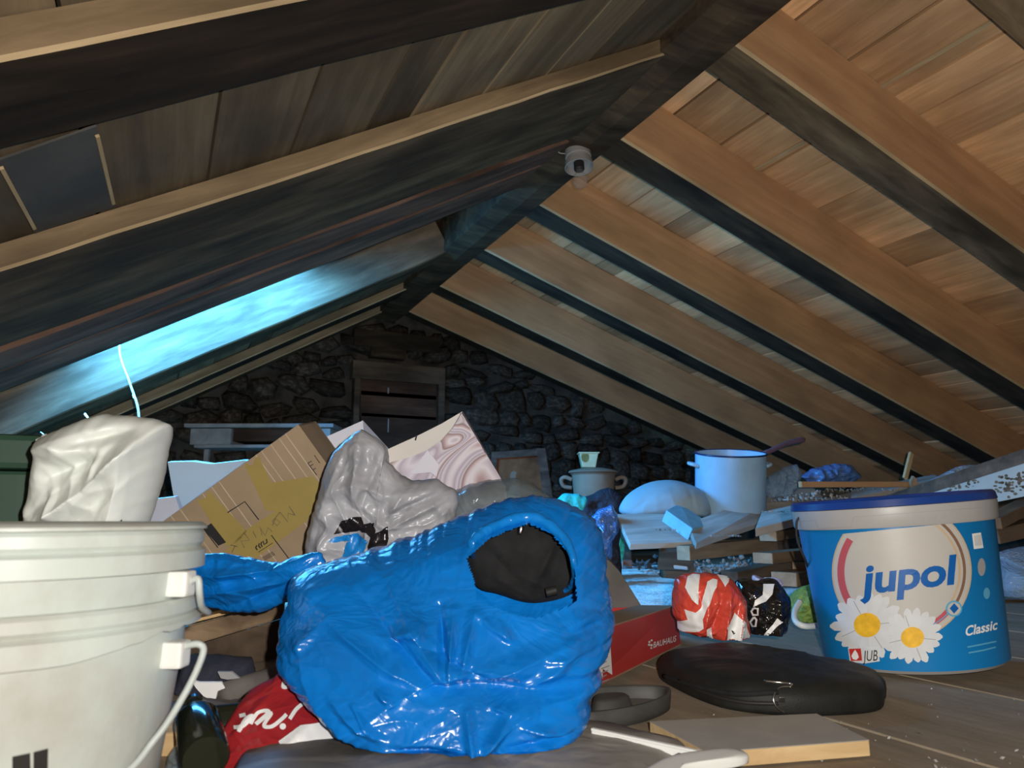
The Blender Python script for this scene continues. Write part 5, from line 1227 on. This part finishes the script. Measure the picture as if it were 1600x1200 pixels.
printed('date_stamp', [col], [], M['print_grey'], 0.0006, col, 10, text2d('07.09.2012', (1428, 816), (35, -3.4), (0.8, -9), 0.0))
printed('date_stamp', [col], [], M['print_grey'], 0.0006, col, 10, text2d('10', (1470, 811.5), (8, -0.8), (0.8, -9), 0.0))
printed('moulded_tab', [col], strokes([[(1246, 815), (1274, 813), (1279, 826), (1330, 823), (1334, 808)], [(1334, 808), (1535, 793)]], 1.1), M['print_grey'], 0.0005, col, 8)  # flat grey lines paint in the shade of a relief tab
hx = Mb @ Vector((0, 0, z0_)); lft = hx-RT*RTp*1.0
tube('bail_wire', smoothpath([lft+UP*0.012, lft-RT*0.006, lft-RT*0.004-UP*0.035, lft+RT*0.012-UP*0.075, lft+RT*0.03-UP*0.10+FW*0.03], 6), 0.0022, M['ink'], pb, 6)

# --- board, strip and white panel in the foreground
wd = thing('cut_board', onz(1220, 1160), 'flat grey faced board with a raw pine front edge', 'board')
bq = [onz(x, y, FLOOR+0.019)-Vector((0, 0, 0.019)) for x, y in ((1105, 1175), (1358, 1156), (1276, 1115), (1015, 1127))]
z_ = Vector((0, 0, 0.017))
hexa('core', [p+Vector((0, 0, 0.001)) for p in bq], z_, M['newwood'], wd, 0.001); hexa('facing', [p+z_+Vector((0, 0, 0.0011)) for p in bq], Vector((0, 0, 0.001)), M['ply'], wd, 0)
sp = thing('white_strip', onz(1010, 1160), 'thin white metal strip lying on the floor', 'strip')
a, b = onz(925, 1139, FLOOR+0.033), onz(1118, 1180, FLOOR+0.033); boxm('strip', ((b-a).length, 0.006, 0.003), frame((a+b)/2, b-a, (0, 0, 1)), M['clean_pl'], sp, 0.001)
boxm('upstand', ((b-a).length, 0.003, 0.012), frame((a+b)/2-Vector((0, 0, 0.006)), b-a, (0, 0, 1)), M['clean_pl'], sp, 0.0008)
wp = pad('plastic_offcut', [(1060, 1215), (1163, 1196), (1158, 1182), (1120, 1182), (1040, 1196), (980, 1240), (1040, 1250)], 0.010, M['clean_pl'], n=60, m=8, z0=FLOOR+0.034, round_=0.3); tag(wp, 'white plastic offcut with a rounded corner at the bottom edge', 'offcut')
sh = thing('wrapped_panel', onz(700, 1190), 'flat dark edged panel in smoky film under the blue bag', 'panel')
so = [(380, 1202), (450, 1176), (540, 1166), (760, 1160), (930, 1152), (1000, 1168), (1052, 1180), (1070, 1192), (1062, 1230), (1000, 1300), (420, 1300)]
pad('panel', so, 0.028, M['smoke'], sh, z0=FLOOR+0.001, n=120, m=10, round_=0.25, amp=0.002, scale=10)
ed = smoothpath([onz(x, y, FLOOR+0.024) for x, y in ((935, 1150), (1000, 1164), (1048, 1176), (1068, 1188), (1060, 1215), (1030, 1260))], 6); tube('edge_piping', ed, 0.0045, M['ink'], sh, 8)

# --- red bag with script lettering, bottles and scraps, lower left
rb = blob('red_lettered_bag', [(425, 1060), (440, 1052), (470, 1078), (505, 1105), (530, 1125), (555, 1150), (560, 1170), (540, 1195), (480, 1230), (400, 1240), (345, 1225), (330, 1180), (360, 1120), (390, 1080)], 0.80, 0.04, 0.05, M['darkred'], creases=[(440, 1060, 380, 1130, 10, 0.008), (500, 1110, 420, 1180, 10, 0.01), (360, 1130, 350, 1200, 8, 0.006)], amp=0.009, scale=12, seed=71, n=150, m=44, tilt=1.0)
tag(rb, 'dark red carrier bag with white script lettering at lower left', 'bag')
ZL = lambda pts: [(240+x/4, 900+y/4) for x, y in pts]
_pr = printed('white_lettering', rb, strokes([ZL([(505, 950), (560, 940), (620, 880), (580, 900), (535, 975)]), ZL([(540, 880), (580, 870)]), ZL([(610, 930), (650, 860), (720, 850), (680, 900), (640, 930), (700, 880), (735, 865), (690, 940), (740, 945), (800, 900), (830, 870)]), ZL([(930, 805), (890, 840), (850, 900)]), ZL([(820, 650), (810, 700), (860, 690)])], 6, True)+[disc(*ZL([(808, 945)])[0], 5, 14)], M['print_white'], 0.0015, rb, 5)
_pr = printed('white_foot', rb, [ZL([(780, 1040), (920, 940), (1060, 920), (1240, 1060), (1260, 1120), (1060, 1160), (800, 1080)])], M['print_white'], 0.0018, rb, 8)
printed('dark_seam', rb, [ZL([(1210, 1160), (1270, 1090), (1300, 1110), (1240, 1180)])], M['print_red'], 0.0024, rb, 8)
def bottle(p, d, lab, grp):
    K = 0.66
    t = thing('glass_bottle', p, lab, 'bottle', grp); Mx = frame(p, Vector(d).orthogonal(), d)
    lathe('body', [(a*K, b*K) for a, b in ((0, 0), (0.034, 0), (0.037, 0.006), (0.037, 0.14), (0.030, 0.165), (0.016, 0.19), (0.014, 0.23), (0.0, 0.23))], Mx, M['greenglass'], t, 32)
    lathe('neck_ring', [(a*K, b*K) for a, b in ((0.0145, 0.218), (0.017, 0.22), (0.017, 0.23), (0.0, 0.232))], Mx, M['greenglass'], t, 24)
    return t
bottle(onz(318, 1172)+Vector((0, 0, 0.026)), (RT*0.9+FW*0.42-Vector((0, 0, 0.07))).normalized(), 'dark green glass bottle tipped behind the red lettered bag', 'glass bottles')
bp = onz(300, 1250, FLOOR)+Vector((0, 0, 0.04)); bottle(onz(318, 1238)+Vector((0, 0, 0.032)), (FW*0.95-RT*0.5).normalized(), 'dark glass bottle at the bottom edge beside the white buckets', 'glass bottles')
small('clear_scrap', [(270, 1170), (300, 1150), (335, 1160), (350, 1185), (330, 1215), (285, 1215), (262, 1200)], 0.84, 0.03, M['clearbag'], 'clear film scrap wrapped round the bottle at the bottom edge', 'film', 73, amp=0.012, scale=24)
wk = boxm('wood_block', (0.06, 0.04, 0.035), frame(at(262, 1157, 0.90), RT+UP*0.05, UP), M['newwood'], None, 0.003); tag(wk, 'small pale wooden block beside the white buckets', 'block')
small('navy_cloth', [(255, 1030), (300, 1024), (350, 1028), (392, 1032), (400, 1055), (380, 1066), (330, 1075), (320, 1100), (270, 1105), (250, 1090)], 1.22, 0.05, M['navycloth'], 'navy blue cloth bundle before the wooden crate', 'cloth', 74, amp=0.022, scale=9, jag=4, soft=False)
wpz = [at(x, y, 1.14) for x, y in ((298, 1062), (310, 1066), (345, 1066), (352, 1075), (340, 1080), (336, 1096), (318, 1088), (306, 1075))]
tag(poly_prism('paper_scrap', wpz, FW*0.004, M['print_white']), 'white torn paper scrap on the navy cloth', 'paper')
tag(poly_prism('foil_scrap', [at(x, y, 1.15) for x, y in ((340, 1050), (362, 1050), (374, 1060), (355, 1062), (345, 1060))], FW*0.004, M['print_grey']), 'small silvery foil scrap on the navy cloth', 'foil')
pa_, pb_ = at(348, 1086, 1.14), at(450, 1050, 1.28)
pt = thing('roofing_roll', base_of(400, 1080, 1.2), 'grey rolled sheet lying beside the red lettered bag', 'roll')
tube('roll', [pa_, (pa_+pb_)/2, pb_], 0.018, M['greycard'], pt, 14)
hexa('loose_sheet', [pa_-UP*0.018, pb_-UP*0.018, pb_-UP*0.075, pa_-UP*0.06+RT*.01], FW*0.003, M['greycard'], pt, 0)
small('dark_sacking', [(250, 1110), (300, 1095), (360, 1100), (420, 1105), (440, 1140), (400, 1170), (300, 1170), (255, 1160)], 1.10, 0.04, M['greycard'], 'dark grey sacking on the floor behind the bottles', 'sacking', 75, amp=0.012, scale=10)

# --- rubble and ash
ash = pad('ash_layer', [(925, 945), (1000, 950), (1100, 950), (1260, 940), (1380, 918), (1450, 902), (1380, 891), (1230, 889), (1150, 882), (1080, 885), (1010, 884), (950, 890), (905, 898), (895, 920)], 0.010, M['dust'], z0=FLOOR+0.0005, n=160, m=50, round_=0.9, amp=0.010, scale=5)  # dust patch added to lighten the floor where the skylight falls
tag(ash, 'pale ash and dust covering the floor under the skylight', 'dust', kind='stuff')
def rubble(name, spots, mat, lab, seed, cat='rubble'):
    rn = random.Random(seed); V = []; F = []
    for (px, py, n, spread, smin, smax, z0) in spots:
        c0 = onz(px, py) if z0 is None else at(px, py, z0)
        for k in range(n):
            a, r = rn.uniform(0, 2*PI), spread*math.sqrt(rn.random()); s = rn.uniform(smin, smax)
            h = max(0, (1-r/spread))*spread*0.42*rn.random() if smax > 0.008 else 0
            c = c0+RT*(r*math.cos(a)*1.5)+Vector((FW.x, FW.y, 0))*(r*math.sin(a))+Vector((0, 0, h+s*0.3)); b = len(V)
            e = [rn.uniform(0.5, 1.3) for _ in range(3)]; rot = Matrix.Rotation(rn.uniform(0, 6), 3, Vector((rn.random(), rn.random(), rn.random()+0.1)).normalized())
            for d in ((1, 0, 0), (-1, 0, 0), (0, 1, 0), (0, -1, 0), (0, 0, 1), (0, 0, -1)): V.append(c+rot @ Vector((d[0]*s*e[0], d[1]*s*e[1], d[2]*s*0.6*e[2])))
            for f in ((0, 2, 4), (2, 1, 4), (1, 3, 4), (3, 0, 4), (2, 0, 5), (1, 2, 5), (3, 1, 5), (0, 3, 5)): F.append(tuple(i+b for i in f))
    o = mk(name, V, F, mat); return tag(o, lab, cat, kind='stuff')
rubble('rubble', [(1130, 900, 420, 0.26, 0.004, 0.018, None), (1185, 898, 300, 0.25, 0.004, 0.016, None), (1090, 900, 160, 0.18, 0.003, 0.010, None), (1040, 908, 90, 0.4, 0.002, 0.006, None)], M['rubble'], 'pale stone rubble spilled on the floor below the planks', 5)
rubble('charcoal_bits', [(1015, 890, 120, 0.22, 0.006, 0.030, None), (1105, 900, 60, 0.2, 0.005, 0.018, None)], M['coal'], 'dark broken chips scattered on the floor under the plank ends', 6)
rubble('plank_grit', [(1060, 828, 60, 0.07, 0.002, 0.007, 2.95), (1130, 838, 30, 0.05, 0.002, 0.006, 2.8)], M['rubble'], 'grit lying on the two pale planks', 8, 'grit')
rubble('heap_grit', [(1270, 783, 130, 0.12, 0.003, 0.009, 3.1), (1340, 768, 90, 0.12, 0.003, 0.009, 3.35), (1220, 800, 60, 0.06, 0.002, 0.006, 2.95)], M['rubble'], 'grit strewn over the plank behind the paint bucket', 9, 'grit')
rubble('floor_crumbs', [(1400, 1130, 40, 0.25, 0.001, 0.003, None), (1120, 1140, 20, 0.15, 0.001, 0.003, None), (1470, 1180, 30, 0.12, 0.001, 0.004, None)], M['rubble'], 'tiny pale crumbs scattered on the near floor', 10, 'crumbs')

# flat print too small to pick apart piece by piece
for o in scene.objects:
    if o.parent and o.name.split('.')[0] in ('printed_marks', 'printed_code', 'white_lettering', 'paper_label', 'label_text', 'pen_writing', 'ring_print', 'barcode', 'lettering', 'logo', 'small_print', 'white_foot', 'white_print', 'flute_lines',
        'tape', 'petal_gap', 'date_stamp', 'moulded_tab', 'wordmark', 'grade_word', 'maker_name', 'sack_print', 'figure', 'rose_arc', 'brown_arc', 'tan_arc', 'black_print', 'red_print'):
        o['kind'] = 'stuff'
